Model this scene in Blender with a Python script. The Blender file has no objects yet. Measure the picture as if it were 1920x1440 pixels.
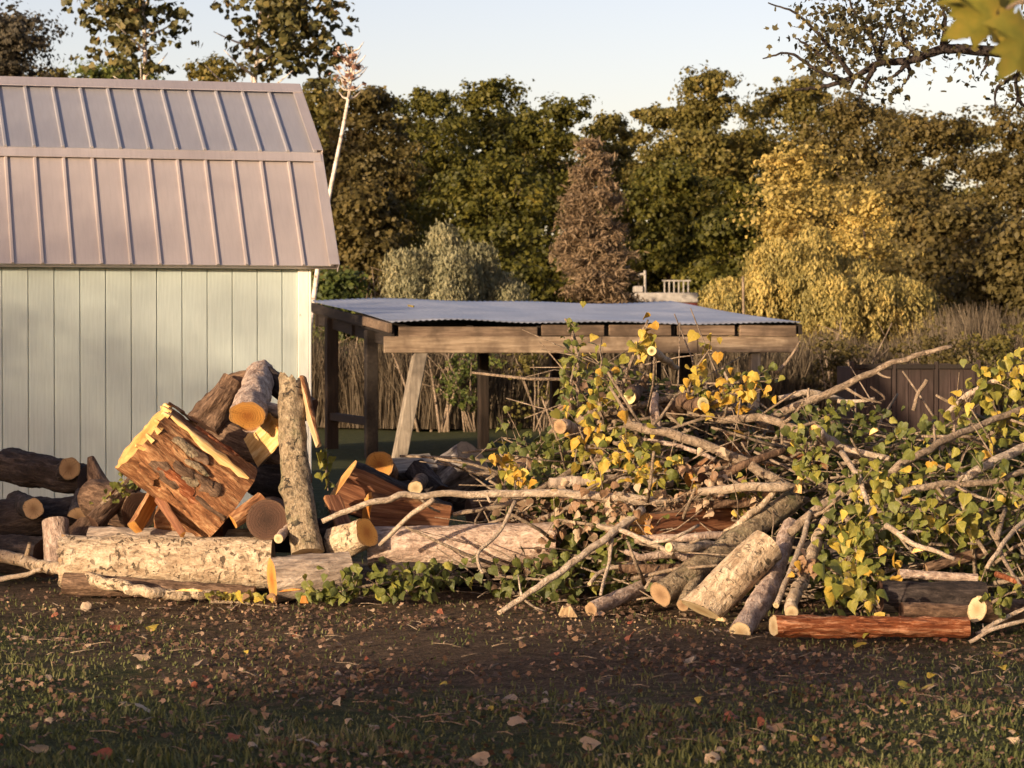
import bpy, math, random
import numpy as np
from mathutils import Vector, Matrix, Quaternion, noise as mnoise

scene = bpy.context.scene
COL = scene.collection
rad = math.radians

# ------------------------------------------------------------------ camera, sky, sun, exposure
FPX = 5000.0            # focal length in pixels of the 1920 px wide photograph
CAMH = 1.42
HORIZON = 640.0
PITCH = math.atan((720.0 - HORIZON) / FPX)
cam_d = bpy.data.cameras.new('camera')
cam = bpy.data.objects.new('camera', cam_d)
COL.objects.link(cam)
cam.location = (0, 0, CAMH)
cam.rotation_euler = (math.pi / 2 - PITCH, 0, 0)
cam_d.sensor_width = 36.0
cam_d.lens = 36.0 * FPX / 1920.0
cam_d.clip_start = 0.05
cam_d.clip_end = 3000
cam_d.dof.use_dof = True
cam_d.dof.focus_distance = 15.0
cam_d.dof.aperture_fstop = 8.5
scene.camera = cam

SUN_EL, SUN_AZ = rad(9.5), rad(38.0)      # sun behind the camera, to its left
world = bpy.data.worlds.new('World')
scene.world = world
world.use_nodes = True
wn = world.node_tree
wn.nodes.clear()
w_out = wn.nodes.new('ShaderNodeOutputWorld')
w_bg = wn.nodes.new('ShaderNodeBackground')
w_sky = wn.nodes.new('ShaderNodeTexSky')
w_sky.sky_type = 'NISHITA'
w_sky.sun_disc = False
w_sky.sun_elevation = SUN_EL
w_sky.sun_rotation = math.pi + SUN_AZ
w_sky.altitude = 200
w_sky.air_density = 0.9
w_sky.dust_density = 1.6
w_sky.ozone_density = 0.0
w_bg.inputs['Strength'].default_value = 0.107
w_tint = wn.nodes.new('ShaderNodeMix')          # thin evening veil: takes the green out of the clear-sky model
w_tint.data_type = 'RGBA'
w_tint.blend_type = 'MULTIPLY'
w_tint.inputs[0].default_value = 1.0
w_tint.inputs[7].default_value = (1.05, 0.92, 1.08, 1)
wn.links.new(w_sky.outputs[0], w_tint.inputs[6])
wn.links.new(w_tint.outputs[2], w_bg.inputs[0])
wn.links.new(w_bg.outputs[0], w_out.inputs[0])

sun_d = bpy.data.lights.new('sun', 'SUN')
sun_d.energy = 5.0
sun_d.angle = rad(0.9)
sun_d.color = (1.0, 0.77, 0.52)
sun = bpy.data.objects.new('sun', sun_d)
COL.objects.link(sun)
to_sun = Vector((-math.sin(SUN_AZ) * math.cos(SUN_EL), -math.cos(SUN_AZ) * math.cos(SUN_EL), math.sin(SUN_EL)))
sun.rotation_euler = to_sun.to_track_quat('Z', 'Y').to_euler()
sun.location = to_sun * 60

vs = scene.view_settings
vs.view_transform = 'Standard'
vs.look = 'None'
vs.exposure = 0.9
vs.gamma = 1.0
vs.use_curve_mapping = False
scene.cycles.max_bounces = 6
scene.cycles.transparent_max_bounces = 8

# ------------------------------------------------------------------ helpers
UPV = Vector((0, math.sin(PITCH), math.cos(PITCH)))
FWD = Vector((0, math.cos(PITCH), -math.sin(PITCH)))


def at(px, py, d):
    """the point of the place seen at that spot of the photograph, d metres away"""
    v = Vector(((px - 960.0) / FPX, 0, 0)) + FWD + UPV * ((720.0 - py) / FPX)
    return Vector((0, 0, CAMH)) + v * (d / v.y)


def on_ground(px, py, z=0.0):
    v = Vector(((px - 960.0) / FPX, 0, 0)) + FWD + UPV * ((720.0 - py) / FPX)
    return Vector((0, 0, CAMH)) + v * ((z - CAMH) / v.z)


def metres(p, d):
    return p * d / FPX


def tag(o, label=None, cat=None, group=None, kind=None):
    if label: o['label'] = label
    if cat: o['category'] = cat
    if group: o['group'] = group
    if kind: o['kind'] = kind
    return o


def empty(name, loc, rz=0.0):
    o = bpy.data.objects.new(name, None)
    o.empty_display_size = 0.2
    COL.objects.link(o)
    o.location = loc
    o.rotation_euler = (0, 0, rz)
    return o


def link(name, me, parent=None, loc=(0, 0, 0), mats=None):
    o = bpy.data.objects.new(name, me)
    COL.objects.link(o)
    if parent is not None:
        o.parent = parent
    o.location = loc
    if mats is not None and len(me.materials) == 0:
        for m in (mats if isinstance(mats, (list, tuple)) else [mats]):
            me.materials.append(m)
    return o


def mesh_np(name, V, F, smooth=False):
    V = np.asarray(V, dtype=np.float32)
    F = np.asarray(F, dtype=np.int32)
    me = bpy.data.meshes.new(name)
    k = F.shape[1]
    me.vertices.add(len(V)); me.vertices.foreach_set('co', V.ravel())
    me.loops.add(F.size); me.loops.foreach_set('vertex_index', F.ravel())
    me.polygons.add(len(F))
    me.polygons.foreach_set('loop_start', np.arange(0, F.size, k, dtype=np.int32))
    me.polygons.foreach_set('loop_total', np.full(len(F), k, dtype=np.int32))
    if smooth:
        me.polygons.foreach_set('use_smooth', np.ones(len(F), dtype=bool))
    me.update(calc_edges=True)
    return me


def mesh_py(name, V, F, smooth=False):
    me = bpy.data.meshes.new(name)
    me.from_pydata([tuple(v) for v in V], [], F)
    if smooth:
        me.polygons.foreach_set('use_smooth', np.ones(len(me.polygons), dtype=bool))
    me.update()
    return me


def box_mesh(name, x0, x1, y0, y1, z0, z1, bev=0.0, jit=0.0, rng=None, nx=1):
    """a board: a box with chamfered long edges, optionally a bit uneven"""
    import bmesh
    bm = bmesh.new()
    bmesh.ops.create_cube(bm, size=1.0)
    for v in bm.verts:
        v.co = Vector((x0 + (v.co.x + .5) * (x1 - x0), y0 + (v.co.y + .5) * (y1 - y0), z0 + (v.co.z + .5) * (z1 - z0)))
    if nx > 1:
        es = [e for e in bm.edges if abs((e.verts[0].co - e.verts[1].co).normalized().x) > .9]
        bmesh.ops.subdivide_edges(bm, edges=es, cuts=nx - 1, use_grid_fill=True)
    if bev:
        bmesh.ops.bevel(bm, geom=list(bm.edges) if nx == 1 else [e for e in bm.edges if e.calc_face_angle(0) > .5], offset=bev, segments=1, affect='EDGES')
    if jit and rng:
        for v in bm.verts:
            v.co += Vector((rng.uniform(-jit, jit), rng.uniform(-jit, jit), rng.uniform(-jit, jit)))
    me = bpy.data.meshes.new(name)
    bm.to_mesh(me)
    bm.free()
    return me


def smooth_path(pts, n):
    """Catmull-Rom through the points"""
    pts = [Vector(p) for p in pts]
    if len(pts) == 2:
        return [pts[0].lerp(pts[1], i / (n - 1)) for i in range(n)]
    P = [pts[0] * 2 - pts[1]] + pts + [pts[-1] * 2 - pts[-2]]
    out = []
    m = len(pts) - 1
    for i in range(n):
        t = i / (n - 1) * m
        k = min(int(t), m - 1)
        u = t - k
        a, b, c, d = P[k], P[k + 1], P[k + 2], P[k + 3]
        out.append(.5 * ((2 * b) + (c - a) * u + (2 * a - 5 * b + 4 * c - d) * u * u + (3 * b - a - 3 * c + d) * u ** 3))
    return out


def tube(path, r0, r1, seg=8, rough=0.0, seed=0, close=True):
    """verts, quads/ngons of a tapering tube along a path"""
    V, F = [], []
    n = len(path)
    prev = None
    for i, p in enumerate(path):
        t = (path[min(i + 1, n - 1)] - path[max(i - 1, 0)]).normalized()
        if prev is None:
            a = t.orthogonal().normalized()
        else:
            a = (prev - t * prev.dot(t)).normalized()
        prev = a
        b = t.cross(a)
        f = i / (n - 1)
        r = r0 * (1 - f) + r1 * f
        for k in range(seg):
            an = 2 * math.pi * k / seg
            rr = r
            if rough:
                rr *= 1 + rough * (mnoise.noise(Vector((p.x * 9 + math.cos(an) + seed, p.y * 9 + math.sin(an), p.z * 9))) + .5 * mnoise.noise(Vector((p.x * 31 + seed, p.y * 31, p.z * 31 + an))))
            V.append(p + (a * math.cos(an) + b * math.sin(an)) * rr)
    for i in range(n - 1):
        for k in range(seg):
            k2 = (k + 1) % seg
            F.append((i * seg + k, i * seg + k2, (i + 1) * seg + k2, (i + 1) * seg + k))
    if close:
        F.append(tuple(range(seg - 1, -1, -1)))
        F.append(tuple((n - 1) * seg + k for k in range(seg)))
    return V, F


def add_to(V, F, V2, F2):
    o = len(V)
    V.extend(V2)
    F.extend([tuple(i + o for i in f) for f in F2])


# ---- leaf shapes: x across, y along, z out
T_RHOMB = (np.array([[0, -.5, 0], [.36, -.02, .10], [0, .5, 0], [-.36, -.02, .10]], np.float32), np.array([[0, 1, 2], [0, 2, 3]]))
T_SPIKE = (np.array([[0, -.5, 0], [.11, -.05, .03], [0, .5, -.05], [-.11, -.05, .03]], np.float32), np.array([[0, 1, 2], [0, 2, 3]]))
T_LOBED = (np.array([[0, -.45, 0], [.30, -.30, .06], [.46, .05, .02], [.18, .10, .08], [.05, .5, -.04], [-.16, .12, .08], [-.46, .08, .02], [-.28, -.28, .06]], np.float32),
           np.array([[0, 1, 3], [1, 2, 3], [0, 3, 5], [3, 4, 5], [0, 5, 7], [5, 6, 7]]))
HEART = [(0, -.40, .03), (.20, -.50, .0), (.42, -.36, -.05), (.47, -.12, -.06), (.33, .14, -.03), (.13, .36, -.01), (0, .56, -.07),
         (-.13, .36, -.01), (-.33, .14, -.03), (-.47, -.12, -.06), (-.42, -.36, -.05), (-.20, -.50, .0)]
HV = [(0, -.06, .05)] + HEART
HF = [(0, i, i % 12 + 1) for i in range(1, 13)]
T_HEART = (np.array(HV, np.float32), np.array(HF))


def rot_frames(nrm, rng):
    nrm = nrm / np.maximum(np.linalg.norm(nrm, axis=1, keepdims=True), 1e-6)
    r = rng.normal(size=nrm.shape)
    a = np.cross(nrm, r)
    a /= np.maximum(np.linalg.norm(a, axis=1, keepdims=True), 1e-6)
    b = np.cross(nrm, a)
    return a, b, nrm


def cloud_mesh(name, pts, nrm, size, tmpl, rng, frames=None):
    tv, tf = tmpl
    N = len(pts)
    a, b, n = rot_frames(nrm, rng) if frames is None else frames
    size = np.broadcast_to(np.asarray(size, np.float64), (N,))[:, None, None]
    V = pts[:, None, :] + size * (tv[None, :, 0:1] * a[:, None, :] + tv[None, :, 1:2] * b[:, None, :] + tv[None, :, 2:3] * n[:, None, :])
    F = tf[None] + (np.arange(N) * len(tv))[:, None, None]
    return mesh_np(name, V.reshape(-1, 3), F.reshape(-1, tf.shape[1]))


# ------------------------------------------------------------------ materials
class Nodes:
    def __init__(self, name):
        self.m = bpy.data.materials.new(name)
        self.m.use_nodes = True
        self.t = self.m.node_tree
        self.t.nodes.clear()
        self.out = self.t.nodes.new('ShaderNodeOutputMaterial')

    def n(self, typ, **kw):
        nd = self.t.nodes.new(typ)
        ins = kw.pop('ins', {})
        for k, v in kw.items():
            setattr(nd, k, v)
        for k, v in ins.items():
            self.set(nd.inputs[k], v)
        return nd

    def set(self, sock, v):
        if hasattr(v, 'is_output') or hasattr(v, 'links'):
            self.t.links.new(v, sock)
        else:
            sock.default_value = v

    def coord(self, kind='Object', scale=(1, 1, 1)):
        tc = self.n('ShaderNodeTexCoord')
        mp = self.n('ShaderNodeMapping', ins={'Vector': tc.outputs[kind], 'Scale': scale})
        return mp.outputs[0]

    def noise(self, vec, scale, detail=3.0, rough=.55, dist=0.0):
        return self.n('ShaderNodeTexNoise', ins={'Vector': vec, 'Scale': scale, 'Detail': detail, 'Roughness': rough, 'Distortion': dist}).outputs[0]

    def ramp(self, fac, stops, interp='LINEAR'):
        r = self.n('ShaderNodeValToRGB', ins={'Fac': fac})
        r.color_ramp.interpolation = interp
        while len(r.color_ramp.elements) < len(stops):
            r.color_ramp.elements.new(.5)
        for e, (p, c) in zip(r.color_ramp.elements, stops):
            e.position = p
            e.color = (*c, 1) if len(c) == 3 else c
        return r.outputs[0]

    def mix(self, fac, a, b, mode='MIX'):
        x = self.n('ShaderNodeMix', data_type='RGBA', blend_type=mode)
        self.set(x.inputs[0], fac)
        for s, v in ((x.inputs[6], a), (x.inputs[7], b)):
            self.set(s, (*v, 1) if isinstance(v, tuple) and len(v) == 3 else v)
        return x.outputs[2]

    def math(self, op, a, b=0.0):
        x = self.n('ShaderNodeMath', operation=op)
        self.set(x.inputs[0], a); self.set(x.inputs[1], b)
        return x.outputs[0]

    def rng(self, v, a, b, c, d):
        return self.n('ShaderNodeMapRange', ins={0: v, 1: a, 2: b, 3: c, 4: d}).outputs[0]

    def island(self):
        return self.n('ShaderNodeNewGeometry').outputs['Random Per Island']

    def objrand(self):
        return self.n('ShaderNodeObjectInfo').outputs['Random']

    def surf(self, color, rough=.8, metal=0.0, spec=.3, bump=None, bstr=.5, bdist=.01):
        p = self.n('ShaderNodeBsdfPrincipled')
        self.set(p.inputs['Base Color'], (*color, 1) if isinstance(color, tuple) and len(color) == 3 else color)
        self.set(p.inputs['Roughness'], rough)
        self.set(p.inputs['Metallic'], metal)
        self.set(p.inputs['Specular IOR Level'], spec)
        if bump is not None:
            b = self.n('ShaderNodeBump', ins={'Height': bump, 'Strength': bstr, 'Distance': bdist})
            self.set(p.inputs['Normal'], b.outputs[0])
        self.t.links.new(p.outputs[0], self.out.inputs[0])
        return p


def foliage(name, stops, transl=.3, scale=.6, rough=.55, spec=.25, clump=.5):
    """leaf material: a colour per leaf out of the ramp, shifted from clump to clump"""
    k = Nodes(name)
    v = k.coord('Object')
    f = k.math('ADD', k.math('MULTIPLY', k.island(), 1 - clump), k.math('MULTIPLY', k.rng(k.noise(v, scale, 2.0), .3, .7, 0, 1), clump))
    c = k.ramp(f, stops)
    p = k.surf(c, rough, 0, spec)
    t = k.n('ShaderNodeBsdfTranslucent', ins={'Color': c})
    mx = k.n('ShaderNodeMixShader', ins={0: transl, 1: p.outputs[0], 2: t.outputs[0]})
    k.t.links.new(mx.outputs[0], k.out.inputs[0])
    return k.m


def leafmat(name, a, b, vein, transl=.35):
    """one of the large leaves: blotched blade with a pale midrib, colour differing from leaf to leaf"""
    k = Nodes(name)
    v = k.coord('Object')
    r = k.objrand()
    shift = k.n('ShaderNodeVectorMath', operation='ADD')
    k.set(shift.inputs[0], v)
    cv = k.n('ShaderNodeCombineXYZ', ins={0: k.math('MULTIPLY', r, 37.0), 1: k.math('MULTIPLY', r, 91.0)})
    k.set(shift.inputs[1], cv.outputs[0])
    nz = k.noise(shift.outputs[0], 2.2, 3)
    f = k.math('ADD', k.math('MULTIPLY', r, .55), k.rng(nz, .3, .7, 0, .45))
    c = k.ramp(f, [(0.0, a), (1.0, b)])
    sx = k.n('ShaderNodeSeparateXYZ', ins={0: v})
    blot = k.rng(k.noise(shift.outputs[0], 5.5, 3, .6), .60, .68, 0, .55)
    c = k.mix(blot, c, k_mix(a, (.10, .05, .02), .75))
    rib = k.rng(k.math('ABSOLUTE', sx.outputs[0]), .0, .035, .55, 0)
    c = k.mix(rib, c, vein)
    p = k.surf(c, .5, 0, .3, bump=nz, bstr=.25, bdist=.05)
    t = k.n('ShaderNodeBsdfTranslucent', ins={'Color': c})
    mx = k.n('ShaderNodeMixShader', ins={0: transl, 1: p.outputs[0], 2: t.outputs[0]})
    k.t.links.new(mx.outputs[0], k.out.inputs[0])
    return k.m


def bark(name, dark, mid, light, sc=14.0, stretch=.3, spot=None, spotc=(.03, .025, .02), moss=None, bstr=1.0, bdist=.018):
    if sc >= 8:
        sc *= 2.4
    k = Nodes(name)
    v = k.coord('Object', (1, 1, stretch))
    v2 = k.coord('Object')
    n1 = k.noise(v, sc, 5, .7, .5)
    n2 = k.noise(v, sc * 3.1, 3, .6)
    big = k.noise(v2, 2.6, 2)
    girdle = k.noise(k.coord('Object', (.5, .5, 3.0)), 6.0, 4, .6, .5)
    c = k.ramp(k.math('ADD', k.math('MULTIPLY', n1, .7), k.math('MULTIPLY', n2, .3)), [(.38, dark), (.5, mid), (.61, light)])
    patch = k.noise(v2, 7.0, 4, .65)
    c = k.mix(k.rng(patch, .5, .62, 0, .5), c, k_mix(mid, dark, .8))
    c = k.mix(k.rng(big, .35, .7, 0, .55), c, k.mix(.6, c, dark), 'MIX')
    c = k.mix(k.rng(girdle, .52, .68, 0, .45), c, k_mix(dark, mid, .35))
    n1 = k.math('ADD', n1, k.math('MULTIPLY', n2, .5))
    if spot:
        sp = k.noise(k.coord('Object', (1, 1, 1.5)), spot * .9, 3, .55, .6)
        pick = k.noise(v2, spot * .2, 2)
        m = k.math('MULTIPLY', k.rng(sp, .56, .62, 0, 1), k.rng(pick, .36, .56, .15, .95))
        c = k.mix(m, c, spotc)
        h = k.math('SUBTRACT', n1, k.math('MULTIPLY', m, .35))
    else:
        h = n1
    if moss:
        c = k.mix(k.rng(k.noise(v2, 5.0, 3), .52, .66, 0, .7), c, moss)
    k.surf(c, .85, 0, .2, bump=h, bstr=bstr, bdist=bdist)
    return k.m


def endgrain(name, heart, sap, rim, crack=.5):
    """sawn end: rings and checks; the cap is modelled with radius 1"""
    k = Nodes(name)
    v = k.coord('Object')
    s = k.n('ShaderNodeSeparateXYZ', ins={0: v})
    d = k.math('SQRT', k.math('ADD', k.math('POWER', s.outputs[0], 2), k.math('POWER', s.outputs[1], 2)))
    d = k.math('ADD', d, k.math('MULTIPLY', k.math('SUBTRACT', k.noise(v, 2.5, 3), .5), .22))
    base = k.ramp(d, [(.12, heart), (.5, k_mix(heart, sap, .6)), (.82, sap), (.97, rim)])
    ring = k.math('SINE', k.math('MULTIPLY', d, 46.0))
    base = k.mix(k.rng(ring, -.2, 1, 0, .22), base, heart)
    ang = k.math('ARCTAN2', s.outputs[1], s.outputs[0])
    cv = k.n('ShaderNodeCombineXYZ', ins={0: k.math('MULTIPLY', ang, 2.4), 1: k.math('MULTIPLY', d, .5), 2: k.math('MULTIPLY', k.objrand(), 50.0)})
    cr = k.rng(k.noise(cv.outputs[0], 3.0, 2, .5), .60, .68, 0, crack)
    base = k.mix(cr, base, k_mix(heart, (.02, .012, .006), .55))
    grain = k.noise(v, 26, 3)
    base = k.mix(k.rng(grain, .35, .75, 0, .3), base, heart)
    k.surf(base, .75, 0, .25, bump=k.math('ADD', k.math('MULTIPLY', ring, .1), grain), bstr=.5, bdist=.01)
    return k.m


def k_mix(a, b, f):
    return tuple(x * (1 - f) + y * f for x, y in zip(a, b))


def splitwood(name, a, b, c, sc=36.0, stretch=.06):
    k = Nodes(name)
    v = k.coord('Object', (1, 1, stretch))
    n1 = k.noise(v, sc, 5, .7, .3)
    n2 = k.noise(k.coord('Object'), 4.0, 3)
    col = k.ramp(n1, [(.3, a), (.5, b), (.7, c)])
    col = k.mix(k.rng(n2, .5, .75, 0, .6), col, a)
    k.surf(col, .7, 0, .25, bump=n1, bstr=.8, bdist=.01)
    return k.m


def board(name, a, b, c, axis=0, sc=9.0):
    """sawn timber, the grain running along one axis"""
    k = Nodes(name)
    s = [1, 1, 1]; s[axis] = .07
    v = k.coord('Object', tuple(s))
    n1 = k.noise(v, sc * 3, 5, .65, .2)
    n2 = k.noise(k.coord('Object'), 2.3, 4, .6)
    col = k.ramp(n1, [(.3, a), (.52, b), (.72, c)])
    col = k.mix(k.rng(n2, .45, .62, 0, .8), col, k_mix(a, (0.05, .04, .03), .4))
    col = k.mix(k.math('MULTIPLY', k.objrand(), .35), col, a)
    k.surf(col, .8, 0, .2, bump=n1, bstr=.5, bdist=.006)
    return k.m


# bark of the many logs
B_SPOT = bark('bark_pale_spotted', (.22, .15, .09), (.47, .36, .235), (.62, .50, .35), 10, .5, spot=26, spotc=(.07, .05, .03))
B_GREY = bark('bark_grey_plated', (.14, .105, .08), (.34, .265, .20), (.50, .41, .32), 9, .25, bdist=.02)
B_PINK = bark('bark_pinkish_grey', (.17, .115, .085), (.42, .31, .235), (.60, .48, .38), 13, .5)
B_RUST = bark('bark_rust_brown', (.075, .03, .013), (.26, .115, .048), (.46, .27, .13), 9, .22, bstr=1.0, bdist=.02)
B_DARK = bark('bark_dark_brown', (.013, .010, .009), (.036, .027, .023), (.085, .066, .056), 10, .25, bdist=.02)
B_BROWN = bark('bark_brown', (.04, .022, .013), (.13, .08, .05), (.25, .16, .10), 11, .3, bdist=.015)
B_FURROW = bark('bark_furrowed', (.035, .028, .024), (.17, .145, .13), (.33, .29, .26), 8, .16, bstr=1.0, bdist=.03)
B_MOSSY = bark('bark_lichen', (.10, .075, .045), (.28, .21, .13), (.42, .34, .22), 16, .6, spot=30, moss=(.13, .13, .06))
B_RED = bark('peeled_red_wood', (.08, .02, .008), (.27, .085, .03), (.62, .32, .17), 16, .10, bstr=1.0, bdist=.02)
B_TWIG = bark('bark_twig', (.10, .075, .05), (.26, .19, .13), (.40, .32, .23), 12, 1.0)
B_TWIGP = bark('bark_pale_twig', (.20, .15, .10), (.42, .33, .24), (.60, .50, .38), 12, 1.0)
B_TWIGD = bark('bark_dark_twig', (.035, .024, .018), (.10, .07, .05), (.18, .13, .09), 12, 1.0)
E_ORANGE = endgrain('cut_orange', (.34, .125, .025), (.60, .30, .07), (.46, .25, .09))
E_YELLOW = endgrain('cut_yellow', (.44, .20, .05), (.66, .40, .13), (.52, .30, .11), .35)
E_PALE = endgrain('cut_pale', (.38, .26, .13), (.62, .50, .30), (.42, .31, .16), .5)
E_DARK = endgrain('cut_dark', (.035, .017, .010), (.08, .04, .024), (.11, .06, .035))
E_TAN = endgrain('cut_tan', (.19, .11, .055), (.38, .25, .135), (.26, .17, .09), .6)
E_PITH = endgrain('cut_pith', (.10, .055, .012), (.74, .66, .34), (.60, .50, .20), .1)
S_YEL = splitwood('split_yellow', (.38, .18, .05), (.66, .40, .14), (.82, .62, .32))
S_ORG = splitwood('split_orange', (.25, .08, .015), (.50, .20, .04), (.64, .32, .09))
S_RED = splitwood('split_red', (.06, .022, .011), (.17, .068, .032), (.34, .17, .085), 42, .05)
S_TAN = splitwood('split_tan', (.20, .12, .06), (.40, .27, .14), (.56, .42, .25))
S_GREY = splitwood('split_grey', (.09, .075, .055), (.22, .19, .15), (.36, .32, .26))

# leaves of the cut branches
LM = {
    'yellow': leafmat('leaf_yellow', (.44, .31, .045), (.57, .42, .08), (.54, .46, .14)),
    'gold': leafmat('leaf_gold', (.46, .24, .03), (.55, .35, .055), (.55, .40, .12)),
    'lime': leafmat('leaf_yellow_green', (.19, .19, .035), (.35, .30, .055), (.36, .34, .13)),
    'green': leafmat('leaf_green', (.085, .105, .022), (.20, .20, .04), (.17, .20, .07)),
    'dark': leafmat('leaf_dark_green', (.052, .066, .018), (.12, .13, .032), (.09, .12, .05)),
    'dry': leafmat('leaf_dry', (.20, .11, .055), (.38, .24, .14), (.34, .22, .13)),
    'pale': leafmat('leaf_pale_dry', (.42, .29, .18), (.58, .44, .29), (.46, .34, .22)),
    'red': leafmat('leaf_reddish', (.26, .07, .035), (.42, .16, .09), (.36, .16, .09)),
}

# ------------------------------------------------------------------ ground
def soil_amount(x, y):
    """how worn the lawn is round the wood pile (1 = bare soil and litter)"""
    a = np.exp(-((x - .25) / 2.4) ** 2 - ((y - 12.3) / 2.1) ** 2) * 1.15
    b = np.exp(-((x + 2.2) / 2.4) ** 2 - ((y - 15.6) / 1.7) ** 2) * .9
    c = np.exp(-((x - 2.0) / 3.5) ** 2 - ((y - 16.5) / 2.0) ** 2)
    return np.clip(a + b + c, 0, 1)


def ground_z(x, y):
    near = np.clip(1 - (np.hypot(x, y - 14) - 25) / 20, 0, 1)
    return near * (.018 * np.sin(x * 1.7 + y * .6) + .014 * np.sin(y * 2.1 - x * .8) + .010 * np.sin(x * 4.1 + 1.0) * np.sin(y * 3.3)) - .02


def make_ground():
    gx = np.concatenate([np.linspace(-900, -60, 8), np.linspace(-40, -9, 12), np.linspace(-8, 8, 90), np.linspace(9, 40, 12), np.linspace(60, 900, 8)])
    gy = np.concatenate([np.linspace(-300, -20, 6), np.linspace(-10, 6, 12), np.linspace(6.4, 24, 90), np.linspace(25, 60, 20), np.linspace(80, 1500, 10)])
    X, Y = np.meshgrid(gx, gy)
    V = np.stack([X, Y, ground_z(X, Y)], -1).reshape(-1, 3)
    nx, ny = len(gx), len(gy)
    i, j = np.meshgrid(np.arange(nx - 1), np.arange(ny - 1))
    a = (j * nx + i).ravel()
    F = np.stack([a, a + 1, a + nx + 1, a + nx], -1)
    me = mesh_np('ground', V, F, True)
    at_ = me.attributes.new('worn', 'FLOAT', 'POINT')
    at_.data.foreach_set('value', soil_amount(V[:, 0], V[:, 1]).astype(np.float32))
    k = Nodes('lawn_and_soil')
    v = k.coord('Object')
    big = k.noise(v, .8, 4, .6)
    mid = k.noise(v, 9.0, 5, .7)
    fine = k.noise(v, 55.0, 4, .75)
    worn = k.n('ShaderNodeAttribute', attribute_name='worn').outputs['Fac']
    grass = k.ramp(k.math('ADD', k.math('MULTIPLY', mid, .5), k.math('MULTIPLY', fine, .5)), [(.36, (.024, .028, .011)), (.5, (.065, .070, .024)), (.64, (.13, .115, .05))])
    soil = k.ramp(k.math('ADD', k.math('MULTIPLY', mid, .4), k.math('MULTIPLY', fine, .6)), [(.36, (.032, .021, .012)), (.5, (.11, .072, .042)), (.64, (.24, .165, .10))])
    m = k.rng(k.math('ADD', worn, k.math('MULTIPLY', k.math('SUBTRACT', k.math('ADD', k.math('MULTIPLY', big, .6), k.math('MULTIPLY', mid, .4)), .5), 2.2)), .35, .75, 0, 1)
    k.surf(k.mix(m, grass, soil), .95, 0, .1, bump=k.math('ADD', mid, fine), bstr=1.0, bdist=.04)
    tag(link('ground', me, mats=k.m), kind='structure')


make_ground()


def make_grass():
    rng = np.random.default_rng(5)
    N = 130000
    # blades spread in the wedge the lens takes in, and a margin beside it
    y = 1.0 / rng.uniform(1 / 24.0, 1 / 8.2, N)
    x = rng.uniform(-1, 1, N) * (y * .23 + .8)
    s = soil_amount(x, y)
    keep = rng.random(N) > s * .84
    x, y = x[keep], y[keep]
    cl = .55 + .45 * np.sin(x * 6.1 + np.sin(y * 5.0)) * np.sin(y * 7.3)
    keep = rng.random(len(x)) < .35 + .65 * cl
    x, y = x[keep], y[keep]
    N = len(x)
    h = rng.uniform(.010, .050, N) * (1 - .35 * soil_amount(x, y)) * (.55 + .65 * (.5 + .5 * np.sin(x * 4.3 + 2 * np.sin(y * 3.1))))
    an = rng.uniform(0, 2 * np.pi, N)
    ln = rng.uniform(.2, 1.1, N) * h
    w = rng.uniform(.0025, .005, N)
    bx, by = np.cos(an), np.sin(an)
    z = ground_z(x, y) - .004
    base = np.stack([x, y, z], -1)
    side = np.stack([-by, bx, np.zeros(N)], -1) * w[:, None]
    midp = base + np.stack([bx * ln * .35, by * ln * .35, h * .6], -1)
    top = base + np.stack([bx * ln, by * ln, h], -1)
    V = np.stack([base - side, base + side, midp + side * .8, midp - side * .8, top], 1)
    F = np.array([[0, 1, 2], [0, 2, 3], [3, 2, 4]])[None] + (np.arange(N) * 5)[:, None, None]
    me = mesh_np('grass', V.reshape(-1, 3), F.reshape(-1, 3))
    m = foliage('grass_blades', [(0, (.05, .062, .02)), (.45, (.10, .11, .036)), (.8, (.165, .155, .06)), (1, (.28, .22, .12))], .25, .7, .6, .2, .45)
    o = link('grass', me, mats=m)
    tag(o, 'short thin grass of the lawn in front of the wood pile', 'grass', kind='stuff')


make_grass()

# ------------------------------------------------------------------ the shed
TH = rad(15.1)
k = Nodes('painted_siding')
_v = k.coord('Object', (1, 1, .05))
_n = k.noise(_v, 60, 4, .65)
_b = k.noise(k.coord('Object'), 1.6, 4, .6)
M_SIDING = (k.surf(k.mix(k.rng(_b, .4, .7, 0, .35), k.ramp(_n, [(.3, (.42, .475, .43)), (.6, (.50, .56, .51))]), (.40, .45, .41)), .7, 0, .25, bump=_n, bstr=.35, bdist=.004), k.m)[1]
k = Nodes('white_trim_paint')
_n = k.noise(k.coord('Object', (1, 1, .12)), 30, 4, .7)
_d = k.noise(k.coord('Object', (1, 1, .4)), 9, 4, .6)
M_TRIM = (k.surf(k.mix(k.rng(_d, .66, .72, 0, .8), k.ramp(_n, [(.3, (.72, .69, .58)), (.6, (.82, .80, .70))]), (.20, .15, .10)), .6, 0, .3, bump=_n, bstr=.3, bdist=.003), k.m)[1]


def metal(name, a, b, rough=.42, m=.55):
    k = Nodes(name)
    n1 = k.noise(k.coord('Object', (1, .08, .08)), 38, 4, .65)
    n2 = k.noise(k.coord('Object'), 1.3, 5, .6)
    n3 = k.noise(k.coord('Object'), 160, 2, .6)
    c = k.mix(k.math('MULTIPLY', k.objrand(), .3), k.ramp(n2, [(.35, a), (.65, b)]), k_mix(a, b, -.3))
    c = k.mix(k.rng(n1, .45, .75, 0, .3), c, k_mix(a, (.1, .08, .07), .4))
    c = k.mix(k.rng(n3, .4, .7, 0, .25), c, k_mix(a, (.1, .09, .09), .5))
    k.surf(c, k.rng(n2, .3, .7, rough - .06, rough + .12), m, .4, bump=n3, bstr=.15, bdist=.002)
    return k.m


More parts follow.
